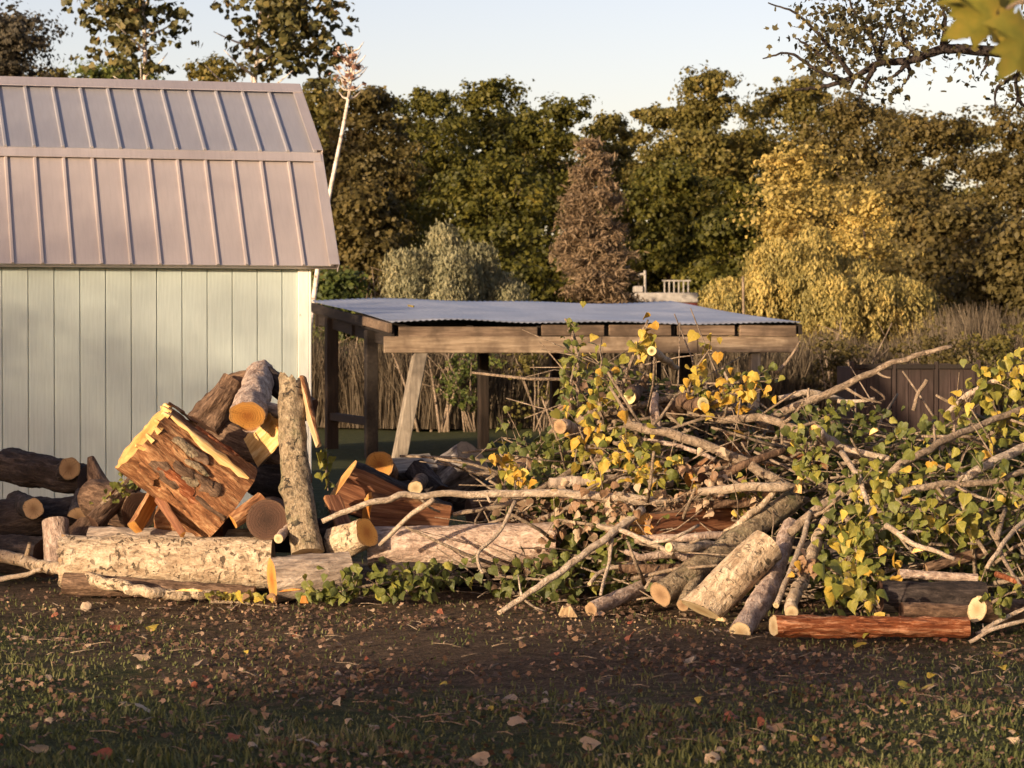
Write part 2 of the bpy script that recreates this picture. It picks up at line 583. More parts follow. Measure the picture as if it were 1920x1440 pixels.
M_ROOF = metal('roof_metal_grey_brown', (.45, .39, .365), (.52, .455, .43), .40, .38)
M_ROOF_SKYTINT = metal('roof_metal_sky_tinted', (.40, .385, .395), (.46, .445, .455), .38, .45)  # upper slope: its bluish sky reflection put into a greyer sheet colour
M_FLASH = metal('roof_flashing', (.54, .465, .43), (.60, .525, .49), .40, .55)
M_GALV = metal('galvanised_sheet', (.27, .285, .32), (.46, .48, .53), .42, .55)

SC = at(578, 640, 21.7)
shed = empty('gambrel_shed', (SC.x, SC.y, 0), TH)
tag(shed, 'pale green board shed with a grey-brown metal gambrel roof', 'shed')
LEN, WID = 4.6, 3.12
EAVE, BRK, RDG = (-.15, 2.04), (.58, 2.99), (WID / 2, 3.63)
inner = mesh_py('wall', [(-LEN, .03, 0), (-.01, .03, 0), (-.01, WID - .02, 0), (-LEN, WID - .02, 0), (-LEN, .03, 2.10), (-.01, .03, 2.10), (-.01, .6, 2.90), (-.01, WID / 2, 3.56), (-.01, WID - .6, 2.90), (-.01, WID - .02, 2.10), (-LEN, WID - .02, 2.10), (-LEN, .6, 2.90), (-LEN, WID / 2, 3.56), (-LEN, WID - .6, 2.90)],
               [(0, 1, 5, 4), (1, 2, 9, 8, 7, 6, 5), (2, 3, 10, 9), (3, 0, 4, 11, 12, 13, 10)])
link('wall', inner, shed, mats=M_SIDING)
x = -.087
me_b = box_mesh('siding_board', -.1975, 0, 0, .022, .06, 2.16, .003)
me_b.materials.append(M_SIDING)
first = True
while x > -LEN:
    w = .13 if first else .2035
    if first:
        me0 = box_mesh('siding_board', -w + .006, 0, 0, .022, .06, 2.16, .003)
        me0.materials.append(M_SIDING)
    link('siding_board', me0 if first else me_b, shed, (x, .002 * math.sin(x * 7), 0))
    x -= w
    first = False
link('corner_trim', box_mesh('corner_trim', -.088, 0.0, -.024, -.002, .05, 2.14, .004), shed, mats=M_TRIM)
link('corner_trim', box_mesh('corner_trim', .001, .022, -.024, .09, .05, 2.14, .004), shed, mats=M_TRIM)
link('skirt_board', box_mesh('skirt_board', -LEN, .02, -.01, .03, -.02, .058, .005), shed, mats=board('skirt_wood', (.06, .045, .03), (.12, .09, .06), (.18, .14, .1)))
link('soffit', box_mesh('soffit', -LEN - .1, .16, -.135, -.026, 2.022, 2.034), shed, mats=M_TRIM)


def slope(name, a, b, x0, x1, mirror=False, detail=True, sheet=None):
    """one slope of the roof between the profile points a (low) and b (high)"""
    (y0, z0), (y1, z1) = a, b
    L = math.hypot(y1 - y0, z1 - z0)
    ang = math.atan2(z1 - z0, y1 - y0)
    o = link(name, box_mesh(name, x0, x1, 0, L, -.022, -.006), shed, mats=sheet or M_ROOF)
    if mirror:
        o.location = (x0 + x1, WID - y0, z0)
        o.rotation_euler = (ang, 0, math.pi)
    else:
        o.location = (0, y0, z0)
        o.rotation_euler = (ang, 0, 0)
    if not detail:
        return o, L
    pw = .2315
    pan = box_mesh('roof_panel', -pw + .012, -.012, -.012, L, -.0055, .0)
    pan.materials.append(sheet or M_ROOF)
    V, F = [], []
    prof = [(-.016, -.004), (-.009, .019), (.009, .019), (.016, -.004)]
    for yy in (-.014, L):
        for (px_, pz) in prof:
            V.append((px_, yy, pz))
    F = [(0, 1, 5, 4), (1, 2, 6, 5), (2, 3, 7, 6), (3, 2, 1, 0), (4, 5, 6, 7)]
    rib = mesh_py('rib', V, F)
    rib.materials.append(sheet or M_ROOF)
    xx = x1 - .05
    link('rib', rib, o, (xx, 0, 0))
    first = True
    while xx > x0 + pw:
        link('roof_panel', pan, o, (xx, 0, 0))
        xx -= pw
        link('rib', rib, o, (xx, 0, 0))
    link('rake_trim', box_mesh('rake_trim', x1 - .075, x1 + .012, -.016, L + .004, .0205, .026, .002), o, mats=M_FLASH)
    link('rake_trim', box_mesh('rake_trim', x1 + .004, x1 + .012, -.016, L, -.075, .0195, .002), o, mats=M_FLASH)
    return o, L


XR = .215
lo, LL = slope('lower_roof', EAVE, BRK, -LEN - .15, XR)
up, UL = slope('upper_roof', (BRK[0] - .03, BRK[1] + .012), RDG, -LEN - .15, XR, sheet=M_ROOF_SKYTINT)
slope('rear_lower_roof', EAVE, BRK, -LEN - .15, XR, True, False)
slope('rear_upper_roof', (BRK[0] - .03, BRK[1] + .012), RDG, -LEN - .15, XR, True, False)
link('transition_flashing', box_mesh('transition_flashing', -LEN - .15, XR - .005, LL - .115, LL - .012, .0265, .031, .002), lo, mats=M_FLASH)
link('ridge_cap', box_mesh('ridge_cap', -LEN - .15, XR + .01, UL - .15, UL + .012, .0265, .033, .003), up, mats=M_FLASH)
link('eave_drip', box_mesh('eave_drip', -LEN - .15, XR, .004, .016, -.06, -.023), lo, mats=M_FLASH)

# ------------------------------------------------------------------ the open shelter behind
FLc = at(737, 640, 32.0)
shel = empty('open_shelter', (FLc.x, FLc.y, 0), TH)
tag(shel, 'low open lean-to shelter with a corrugated metal roof on timber posts', 'shelter')
SL, SW = 5.16, 5.05
ZF, ZB = 1.625, 1.955
W_BEAM = board('timber_weathered_orange', (.13, .085, .055), (.32, .235, .15), (.52, .40, .27))
W_OLD = board('timber_brown', (.075, .048, .03), (.19, .13, .085), (.32, .23, .155))
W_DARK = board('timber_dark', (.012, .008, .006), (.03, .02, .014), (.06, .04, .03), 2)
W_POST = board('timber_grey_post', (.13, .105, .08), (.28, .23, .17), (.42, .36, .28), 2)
W_SIDE = board('timber_dark_shaded', (.010, .007, .006), (.024, .018, .014), (.045, .034, .026), 1)  # dark timber, blackened further to carry the shade on the shelter's side


def roofz(y):
    return ZF + (ZB - ZF) * y / SW


rr = random.Random(4)
nxw, nyw = 340, 14
xs = np.linspace(-.03, SL + .04, nxw); ys = np.linspace(-.06, SW + .05, nyw)
X, Y = np.meshgrid(xs, ys)
Z = roofz(Y) + .006 * np.sin(X * 2 * np.pi / .0762) + .022 * np.sin(X * 1.1 + .4) * (.3 + .7 * Y / SW) + .012 * np.sin(X * 2.9 + Y) + .03 + .02 * np.exp(-((X - .9) / .5) ** 2 - (Y / .5) ** 2)
i, j = np.meshgrid(np.arange(nxw - 1), np.arange(nyw - 1))
a = (j * nxw + i).ravel()
ro = link('roof_sheet', mesh_np('roof_sheet', np.stack([X, Y, Z], -1).reshape(-1, 3), np.stack([a, a + 1, a + nxw + 1, a + nxw], -1), True), shel, mats=M_GALV)
sm = ro.modifiers.new('thickness', 'SOLIDIFY'); sm.thickness = .003
pxm = SL / (1490 - 737)         # metres of the front per pixel
rafx = [0, 143, 266, 391, 518, 638, 747]
for n_, rp in enumerate(rafx):
    rx = rp * pxm
    me = box_mesh('rafter', rx - .02, rx + .025, .03, SW, 0, .125, .004)
    for v in me.vertices:
        v.co.z += roofz(v.co.y) - .145
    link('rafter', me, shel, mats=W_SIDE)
spans = [(10, 262, .135, -.02), (270, 386, .13, 0), (396, 512, .14, .004), (524, 633, .13, 0), (643, 752, .145, .002)]
for (a0, b0, hh, dz) in spans:
    link('fascia_board', box_mesh('fascia_board', a0 * pxm, b0 * pxm, -.018, .022, roofz(0) - hh - .002 + dz, roofz(0) - .006 + dz, .006, .004, rr), shel, mats=W_OLD)
link('front_beam', box_mesh('front_beam', -18 * pxm, 560 * pxm, -.065, -.022, roofz(0) - .345, roofz(0) - .150, .006, .005, rr), shel, mats=W_BEAM)
link('front_beam', box_mesh('front_beam', 562 * pxm, 754 * pxm, -.060, -.022, roofz(0) - .340, roofz(0) - .148, .006, .005, rr), shel, mats=W_BEAM)
for nm, xo, dz0, dz1, mt, ya, yb in (('side_board', -.06, -.10, .012, W_OLD, -.02, 1.5), ('side_board', -.055, -.12, .0, W_SIDE, 1.51, SW), ('side_beam', .04, -.30, -.15, W_SIDE, .1, SW)):  # the side board's lit front end and shaded rest are two timber colours
    me = box_mesh(nm, xo, xo + .045, ya, yb, dz0, dz1, .004)
    for v in me.vertices:
        v.co.z += roofz(v.co.y)
    link(nm, me, shel, mats=mt)
me = box_mesh('side_board', SL + .03, SL + .07, -.02, SW, -.12, 0.01, .004)
for v in me.vertices:
    v.co.z += roofz(v.co.y)
link('side_board', me, shel, mats=W_SIDE)
link('rear_beam', box_mesh('rear_beam', 0, SL, SW - .15, SW - .08, ZB - .33, ZB - .15, .005), shel, mats=W_SIDE)
link('middle_beam', box_mesh('middle_beam', 0, SL, 2.45, 2.52, roofz(2.5) - .30, roofz(2.5) - .15, .005), shel, mats=W_SIDE)


def shelter_local(px, Y):
    """local x on the line local y = Y that is seen at that pixel column"""
    s, c = math.sin(TH), math.cos(TH)
    t = (px - 960.0) / FPX
    # world = FL + X*(c,s) + Y*(-s,c);  wx = t*wy
    return (t * (FLc.y + Y * c) - FLc.x + Y * s) / (c - t * s)


def post(px, Y, wd, mt, top=None, dx=0.0, name='post'):
    X0 = shelter_local(px, Y)
    tz = roofz(Y) - .15 if top is None else top
    me = box_mesh(name, -wd / 2, wd / 2, -wd / 2, wd / 2, -.05, tz, .008, .003, rr)
    for v in me.vertices:
        v.co.x += dx * v.co.z / tz
    link(name, me, shel, (X0, Y, 0), mats=mt)


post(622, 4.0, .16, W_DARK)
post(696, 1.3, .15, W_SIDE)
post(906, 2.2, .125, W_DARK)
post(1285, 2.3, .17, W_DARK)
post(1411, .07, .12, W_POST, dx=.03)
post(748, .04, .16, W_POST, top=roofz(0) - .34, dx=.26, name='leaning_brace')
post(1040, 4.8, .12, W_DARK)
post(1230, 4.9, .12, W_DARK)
a0, b0 = shelter_local(622, 4.0), shelter_local(690, 2.6)
link('low_rail', box_mesh('low_rail', 0.0, .10, 1.3, 4.0, .36, .46, .005), shel, mats=W_DARK)

# ------------------------------------------------------------------ dark slatted bin to the right of the shelter
bc = at(1597, 640, 29.0)
binr = empty('board_bin', (bc.x, bc.y, 0), rad(3))
tag(binr, 'dark three-bay board bin standing behind the brush pile at right', 'bin')
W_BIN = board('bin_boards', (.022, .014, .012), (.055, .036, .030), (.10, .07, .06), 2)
wd = metres(80, 29.0)
for i_ in range(4):
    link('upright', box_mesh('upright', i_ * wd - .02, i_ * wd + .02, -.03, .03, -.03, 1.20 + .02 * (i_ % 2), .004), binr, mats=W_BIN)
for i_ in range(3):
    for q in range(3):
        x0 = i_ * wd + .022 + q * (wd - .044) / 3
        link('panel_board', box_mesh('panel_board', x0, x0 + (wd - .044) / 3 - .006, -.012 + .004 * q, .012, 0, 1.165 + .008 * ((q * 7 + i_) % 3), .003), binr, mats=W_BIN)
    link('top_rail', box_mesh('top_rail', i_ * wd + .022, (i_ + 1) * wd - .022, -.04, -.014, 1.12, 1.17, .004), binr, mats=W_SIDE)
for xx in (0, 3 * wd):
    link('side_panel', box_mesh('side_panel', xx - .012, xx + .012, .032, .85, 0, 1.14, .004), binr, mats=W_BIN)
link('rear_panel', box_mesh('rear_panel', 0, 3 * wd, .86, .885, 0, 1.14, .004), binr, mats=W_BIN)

# ------------------------------------------------------------------ trees
M_TRUNK = bark('tree_bark', (.03, .022, .016), (.09, .068, .05), (.17, .135, .10), 5, .25, bdist=.03)
M_WHITE = bark('white_birch_bark', (.30, .24, .19), (.66, .58, .50), (.80, .74, .66), 3, 1.6, spot=7, spotc=(.12, .09, .07), bstr=.3)
F_OLIVE = foliage('foliage_olive', [(0, (0.056, 0.053, 0.015)), (.45, (0.129, 0.112, 0.027)), (.8, (0.213, 0.168, 0.043)), (1, (0.302, 0.213, 0.062))], .4)
F_DGREEN = foliage('foliage_dark_green', [(0, (0.033, 0.036, 0.008)), (.5, (0.083, 0.081, 0.014)), (.85, (0.156, 0.135, 0.022)), (1, (0.225, 0.173, 0.030))], .4)
F_GREEN = foliage('foliage_green', [(0, (0.029, 0.045, 0.011)), (.5, (0.080, 0.099, 0.022)), (.85, (0.160, 0.168, 0.035)), (1, (0.224, 0.192, 0.048))])
F_BROWN = foliage('foliage_brown', [(0, (0.046, 0.037, 0.013)), (.5, (0.111, 0.088, 0.028)), (.85, (0.171, 0.129, 0.042)), (1, (0.240, 0.166, 0.055))], .4)
F_RUST = foliage('needles_rust', [(0, (.10, .07, .04)), (.5, (.20, .14, .082)), (1, (.31, .225, .135))])
F_CONI = foliage('needles_dark', [(0, (.025, .022, .016)), (.5, (.06, .052, .034)), (1, (.11, .09, .055))])
F_GOLD = foliage('foliage_gold', [(0, (0.159, 0.130, 0.040)), (.4, (0.342, 0.266, 0.080)), (.75, (0.561, 0.419, 0.125)), (1, (0.732, 0.507, 0.160))], .4, scale=.9)
F_WGOLD = foliage('willow_gold', [(0, (0.119, 0.108, 0.035)), (.45, (0.292, 0.238, 0.075)), (.8, (0.486, 0.367, 0.110)), (1, (0.626, 0.454, 0.150))], scale=1.1)
F_WGREY = foliage('willow_grey', [(0, (.09, .09, .045)), (.5, (.21, .20, .11)), (.85, (.32, .29, .16)), (1, (.42, .34, .16))], scale=1.3)
F_ASPEN = foliage('foliage_aspen', [(0, (.035, .035, .012)), (.5, (.085, .08, .025)), (.85, (.15, .12, .04)), (1, (.17, .07, .05))], .2)
F_PINKT = foliage('birch_top_leaves', [(0, (.10, .05, .035)), (.5, (.24, .13, .09)), (1, (.36, .24, .16))], .2)
F_SHADE = foliage('foliage_shade', [(0, (.03, .045, .012)), (1, (.08, .09, .03))], .15)


def trunk_mesh(H, r, rng, limbs, spread, top=.8, lean=(0, 0), z0=.25):
    path = [Vector((0, 0, -.15))]
    n = 7
    for i in range(1, n + 1):
        f = i / n
        path.append(Vector((lean[0] * f + rng.uniform(-.03, .03) * H * .4, lean[1] * f + rng.uniform(-.02, .02) * H * .4, H * top * f)))
    pp = smooth_path(path, 18)
    V, F = tube(pp, r, r * .22, 8, .12, rng.uniform(0, 50))
    for q in range(limbs):
        f = z0 + (.92 - z0) * (q + .5) / limbs
        b = pp[int(f * 17)]
        an = q * 2.4 + rng.uniform(-.4, .4)
        ln = spread * rng.uniform(.6, .95) * (1.1 - .5 * f)
        e = b + Vector((math.cos(an) * ln, math.sin(an) * ln, ln * rng.uniform(.45, .9)))
        mpt = b.lerp(e, .5) + Vector((0, 0, -.08 * ln)) + Vector((rng.uniform(-.1, .1), rng.uniform(-.1, .1), 0)) * ln
        lp = smooth_path([b, mpt, e], 8)
        add_to(V, F, *tube(lp, r * (.5 - .25 * f), r * .06, 6, .1, q))
        for w in range(2):
            b2 = lp[3 + 2 * w]
            e2 = b2 + Vector((rng.uniform(-1, 1), rng.uniform(-1, 1), rng.uniform(.2, 1))) * ln * .45
            add_to(V, F, *tube(smooth_path([b2, e2], 5), r * .12, r * .03, 5, 0, w))
    return mesh_py('trunk', V, F, True)


def clumps(rng, c, R, ncl, per, cr, inner=.45, sub=9):
    """leaf positions and facings: boughs spread through the crown, each a ragged knot of smaller sprays"""
    d = rng.normal(size=(ncl, 3)); d /= np.linalg.norm(d, axis=1, keepdims=True)
    f = inner + (1 - inner) * rng.random(ncl) ** .6
    C = np.array(c) + d * f[:, None] * np.array(R)
    r = cr * rng.uniform(.55, 1.3, ncl)
    sub = min(sub, max(1, per // 6))
    g = rng.normal(size=(ncl, sub, 3)); g /= np.linalg.norm(g, axis=2, keepdims=True)
    S = C[:, None] + g * (r[:, None] * rng.uniform(.35, 1.0, (ncl, sub)))[..., None] * np.array([1.25, 1.25, .75])
    sr = r[:, None] * rng.uniform(.25, .55, (ncl, sub))
    n = max(per // sub, 1)
    e = rng.normal(size=(ncl, sub, n, 3)); e /= np.linalg.norm(e, axis=3, keepdims=True)
    rad_ = np.abs(rng.normal(.78, .30, (ncl, sub, n)))
    P = S[:, :, None] + e * (rad_ * sr[..., None])[..., None] * np.array([1.2, 1.2, .75])
    Nn = e * .8 + g[:, :, None] * .55 + rng.normal(size=e.shape) * .45 + np.array([0, 0, .2])
    return P.reshape(-1, 3), Nn.reshape(-1, 3)


seed_ = [100]


def tree(name, label, px, top, d, wpx, mat, ncl=50, per=480, leaf=.15, cr=None, low=.10, tmpl=T_RHOMB, group='trees of the wood behind the yard', cat='tree', trunk=M_TRUNK, inner=.45, tr=None):
    seed_[0] += 1
    rng = np.random.default_rng(seed_[0]); pr = random.Random(seed_[0])
    b = at(px, 640, d)
    H = at(px, top, d).z
    Rx = metres(wpx, d) / 2
    root = empty(name, (b.x, b.y, 0), pr.uniform(0, 6.28))
    tag(root, label, cat, group)
    z0 = H * low
    cz, Rz = (H + z0) / 2, (H - z0) / 2
    if cr is None:
        cr = .34 * min(Rx, Rz) + .20
    link('trunk', trunk_mesh(H, tr or H * .018, pr, 7, Rx * 1.0), root, mats=trunk)
    P, Nn = clumps(rng, (0, 0, cz), (max(Rx - cr * .7, .3), max(Rx - cr * .7, .3), max(Rz - cr * .25, .3)), ncl, per, cr, inner)
    tP, tN = clumps(rng, (0, 0, H - cr * .75), (Rx * .6, Rx * .6, cr * .4), 7, per // 2, cr * .6, .2)
    P = np.concatenate([P, tP]); Nn = np.concatenate([Nn, tN])
    P[:, 2] = np.maximum(P[:, 2], .1)
    link('crown', cloud_mesh('crown', P, Nn, rng.uniform(.6, 1.35, len(P)) * leaf, tmpl, rng), root, mats=mat)
    return root


def conifer(name, label, px, top, d, wpx, mat, leaf=.19, n=34000, group='trees of the wood behind the yard', low=.05):
    seed_[0] += 1
    rng = np.random.default_rng(seed_[0]); pr = random.Random(seed_[0])
    b = at(px, 640, d); H = at(px, top, d).z; R = metres(wpx, d) / 2
    root = empty(name, (b.x, b.y, 0), pr.uniform(0, 6))
    tag(root, label, 'tree', group)
    V, F = tube(smooth_path([(0, 0, -.1), (.03, .02, H * .5), (0, 0, H * .99)], 12), H * .016, .012, 8, .08)
    nb = 170
    zs = H * (low + (1 - low) * (np.floor(rng.random(nb) ** 1.2 * 19) + .3) / 19) + rng.normal(size=nb) * .05
    ans = rng.uniform(0, 2 * np.pi, nb)
    ln = R * (1 - zs / H) ** .75 * rng.uniform(.6, 1.12, nb) + .1
    dz = rng.uniform(-.35, .12, nb)
    for q in range(0, nb, 2):
        e = Vector((math.cos(ans[q]) * ln[q], math.sin(ans[q]) * ln[q], zs[q] + dz[q] * ln[q]))
        add_to(V, F, *tube(smooth_path([Vector((0, 0, zs[q])), e], 4), .025, .006, 5))
    link('trunk', mesh_py('trunk', V, F, True), root, mats=M_TRUNK)
    pick = rng.choice(nb, n, p=ln / ln.sum())
    t = rng.random(n) ** .65
    wob = rng.normal(size=(n, 3)) * (.10 + .16 * ln[pick] * (1 - t))[:, None]
    P = np.stack([np.cos(ans[pick]) * ln[pick] * t, np.sin(ans[pick]) * ln[pick] * t, zs[pick] + dz[pick] * ln[pick] * t], -1) + wob * np.array([1, 1, .28])
    P[:, 2] -= np.abs(rng.normal(size=n)) * .12
    Nn = rng.normal(size=(n, 3)) + np.array([0, 0, .6])
    link('crown', cloud_mesh('crown', P, Nn, rng.uniform(.6, 1.3, n) * leaf, T_SPIKE, rng), root, mats=mat)


def willow(name, label, px, top, d, wpx, mat, ns=900, per=46, leaf=.16, low=0.0, group=None, nd=16, lob=(.22, .38), drop=(.25, .62)):
    seed_[0] += 1
    rng = np.random.default_rng(seed_[0]); pr = random.Random(seed_[0])
    b = at(px, 640, d); H = at(px, top, d).z; R = metres(wpx, d) / 2
    root = empty(name, (b.x, b.y, 0), 0)
    tag(root, label, 'tree', group)
    link('trunk', trunk_mesh(H, H * .03, pr, 9, R * .8, .75), root, mats=M_TRUNK)
    # several domes of hanging shoots
    an = rng.uniform(0, 2 * np.pi, nd); rr_ = R * .78 * np.sqrt(rng.random(nd))
    D = np.stack([np.cos(an) * rr_, np.sin(an) * rr_, H * (1.0 - .42 * (rr_ / R) ** 1.6) * rng.uniform(.78, 1.0, nd)], -1)
    D[0] = (0, 0, H)
    dr = R * rng.uniform(lob[0], lob[1], nd)
    wh = rng.integers(0, nd, ns)
    a2 = rng.uniform(0, 2 * np.pi, ns); q = np.sqrt(rng.random(ns))
    S = D[wh] + np.stack([np.cos(a2) * q * dr[wh], np.sin(a2) * q * dr[wh], -.55 * dr[wh] * q ** 2 - .05], -1)
    L = np.minimum(S[:, 2] - .1, H * rng.uniform(drop[0], drop[1], ns))
    t = rng.random((ns, per))
    out = np.stack([np.cos(a2), np.sin(a2)], -1)
    P = np.repeat(S[:, None], per, 1)
    P[..., 2] -= t * L[:, None]
    P[..., :2] += out[:, None] * (np.sqrt(t) * .35 * dr[wh][:, None] * q[:, None])[..., None]
    P += rng.normal(size=P.shape) * .055
    Nn = np.concatenate([np.repeat(out[:, None], per, 1), np.full((ns, per, 1), .15)], -1) + rng.normal(size=P.shape) * .5
    P, Nn = P.reshape(-1, 3), Nn.reshape(-1, 3)
    # leaves hang: long axis down
    n = Nn / np.linalg.norm(Nn, axis=1, keepdims=True)
    down = np.array([0, 0, -1.0]) + rng.normal(size=n.shape) * .35
    a = np.cross(down, n); a /= np.linalg.norm(a, axis=1, keepdims=True)
    bb = np.cross(n, a)
    tv, tf = T_RHOMB
    tv = tv * np.array([.55, 1.1, 1], np.float32)
    link('crown', cloud_mesh('crown', P, Nn, rng.uniform(.6, 1.3, len(P)) * leaf, (tv, tf), rng, (a, bb, n)), root, mats=mat)


G_W = 'trees of the wood behind the yard'
# rear rank of the wood, left to right
tree('broad_tree', 'olive tree just over the shed ridge at the left edge', -120, 60, 88, 300, F_OLIVE)
tree('broad_tree', 'low olive tree between the two pale-stemmed aspens behind the shed', 385, 100, 86, 190, F_OLIVE, ncl=40)
tree('broad_tree', 'low brown olive tree right of the dark corner tree above the shed ridge', 105, 120, 84, 180, F_OLIVE, ncl=40)
tree('broad_tree', 'low green tree showing under the left aspen above the shed ridge', 205, 108, 88, 240, F_GREEN, ncl=40)
tree('broad_tree', 'olive tree behind the top of the thin white birch', 590, 150, 86, 170, F_OLIVE)
tree('broad_tree', 'brownish olive tree right beside the shed roof and white birch', 690, 160, 82, 210, F_BROWN)
tree('broad_tree', 'dark green tree left of the highest crown above the shelter', 810, 158, 88, 230, F_DGREEN)
tree('broad_tree', 'tallest dark green tree above the middle of the shelter roof', 905, 140, 92, 220, F_DGREEN)
tree('broad_tree', 'dark green tree left of the rust brown conifer', 1030, 172, 88, 220, F_DGREEN)
tree('broad_tree', 'small olive tree behind the tip of the rust brown conifer', 1130, 212, 92, 170, F_OLIVE)
tree('broad_tree', 'olive tree right of the conifer tip in the dip of the treeline', 1225, 188, 90, 150, F_OLIVE, ncl=36)
tree('broad_tree', 'broad olive tree with a high crown above the far white deck', 1335, 120, 88, 230, F_OLIVE)
tree('broad_tree', 'high olive tree behind the golden tree', 1475, 125, 90, 270, F_OLIVE)
tree('broad_tree', 'brown olive tree below the overhanging maple limb', 1610, 172, 88, 260, F_BROWN)
tree('broad_tree', 'brownish tree right of the golden tree at the treeline', 1750, 205, 84, 270, F_BROWN)
tree('broad_tree', 'brownish tree at the right edge of the treeline', 1900, 212, 82, 260, F_BROWN)
tree('broad_tree', 'tall brown olive tree just beyond the right edge', 2090, 170, 82, 300, F_OLIVE)
# farthest rank, seen through the gaps
for px_, top_, wp_, lb_ in ((760, 205, 200, 'left of the tallest crown'), (990, 205, 190, 'behind the dark green trees'), (1180, 235, 170, 'in the dip of the treeline'), (1290, 190, 170, 'behind the crown above the deck'), (1410, 180, 190, 'left of the golden tree top'), (1560, 190, 200, 'right of the golden tree top'), (1690, 205, 190, 'under the sky gap below the maple limb'), (1830, 225, 200, 'between the two right crowns')):
    tree('distant_tree', 'farther olive tree showing through the wood ' + lb_, px_, top_, 108, wp_, F_OLIVE, ncl=34, per=300, leaf=.17, low=.02)
# front rank
tree('broad_tree', 'shaded dark green tree low behind the middle of the shelter', 915, 290, 76, 300, F_DGREEN, low=.03)
tree('broad_tree', 'dark green tree low behind the far white deck', 1255, 300, 80, 240, F_DGREEN, low=.03)
tree('broad_tree', 'dark green tree between deck and golden tree', 1370, 330, 74, 180, F_DGREEN, low=.03, ncl=40)
tree('broad_tree', 'small brown tree beside the shed eave behind the bare shrub', 680, 330, 74, 190, F_BROWN, low=.03)
tree('broad_tree', 'low brown thicket tree right of the yellow willow', 1800, 380, 66, 260, F_BROWN, low=.02)
tree('broad_tree', 'dark brown thicket tree at the right edge above the bin', 1925, 420, 60, 260, F_BROWN, low=.02)
tree('broad_tree', 'brown olive tree filling the gap above the right willow', 1680, 330, 76, 220, F_BROWN, low=.03)
tree('small_tree', 'small green bushy tree left of the grey willow under the eave', 640, 500, 58, 150, F_GREEN, ncl=40, per=140, low=.02, leaf=.13)
tree('small_tree', 'small dark green tree right of the grey willow', 1000, 480, 66, 150, F_DGREEN, ncl=45, per=140, low=.02)
tree('golden_tree', 'tall golden yellow tree rising above the yellow willow', 1490, 262, 58, 190, F_GOLD, ncl=46, per=220, leaf=.105, low=.18, group=None, inner=.3)
tree('golden_tree', 'golden crown spreading right above the yellow willow', 1620, 345, 57, 190, F_GOLD, ncl=42, per=220, leaf=.10, low=.1, group=None, inner=.3)
tree('dark_tree', 'dark brownish tree at the upper left corner behind the shed roof', 20, 2, 72, 290, F_CONI, ncl=60, group=None, leaf=.13)
conifer('rust_conifer', 'rust brown conifer standing behind the shelter roof', 1110, 246, 66, 250, F_RUST, group=None)
willow('grey_willow', 'grey-green weeping willow behind the left part of the shelter', 830, 418, 58, 345, F_WGREY, ns=2200, per=50, nd=30, lob=(.12, .27), drop=(.10, .45), leaf=.10)
willow('yellow_willow', 'wide yellow weeping willow right of the shelter', 1525, 425, 54, 500, F_WGOLD, ns=3600, per=54, nd=52, lob=(.09, .22), drop=(.05, .30), leaf=.095)


def aspen(name, label, px, top, d, wpx, ncl, per, leaf, path, r0, r1, cz, mat, seed, twigs=14, cr=.35, tw0=.5):
    rng = np.random.default_rng(seed); pr = random.Random(seed)
    pts = [at(*p, d) for p in path]
    base = Vector((pts[0].x, pts[0].y, 0))
    root = empty(name, base)
    tag(root, label, 'tree')
    loc = [Vector((p.x, p.y, p.z)) - base for p in pts]
    if loc[0].z > .05:
        loc = [Vector((loc[0].x * .3, 0, -.1))] + loc
    pp = smooth_path(loc, 30)
    V, F = tube(pp, r0, r1, 9, .08, seed)
    H = pp[-1].z
    for q in range(twigs):
        i_ = int(30 * (tw0 + (.98 - tw0) * q / twigs))
        b = pp[min(i_, 29)]
        an = q * 2.39
        ln = cz[2] * pr.uniform(.5, .95)
        e = b + Vector((math.cos(an) * ln, math.sin(an) * ln, ln * pr.uniform(.3, .9)))
        add_to(V, F, *tube(smooth_path([b, b.lerp(e, .5) + Vector((0, 0, -.05)), e], 5), r1 * 1.2, r1 * .25, 5))
    link('trunk', mesh_py('trunk', V, F, True), root, mats=M_WHITE)
    c = at(cz[0], cz[1], d) - base
    P, Nn = clumps(rng, (c.x, 0, c.z), (cz[2], cz[2], cz[3]), ncl, per, cr, .05)
    link('crown', cloud_mesh('crown', P, Nn, rng.uniform(.6, 1.3, len(P)) * leaf, T_HEART, rng), root, mats=mat)


aspen('aspen', 'left aspen with loose dark leaves above the shed ridge', 265, -60, 60, 190, 150, 12, .15, [(262, 640), (268, 300), (272, 100), (262, -80)], .10, .03, (245, 30, 1.35, 1.65), F_ASPEN, 71)
aspen('aspen', 'right aspen with pale stem and loose leaves above the shed ridge', 540, -60, 62, 230, 230, 13, .15, [(455, 640), (470, 300), (478, 150), (498, -60)], .11, .035, (545, 40, 1.45, 1.8), F_ASPEN, 72)
aspen('white_birch', 'thin leaning white birch trunk beside the shed with a nearly bare top', 655, 90, 46, 60, 26, 9, .07, [(578, 660), (588, 560), (613, 390), (640, 255), (656, 165), (662, 95)], .055, .02, (655, 128, .34, .48), F_PINKT, 73, 30, .12, .78)


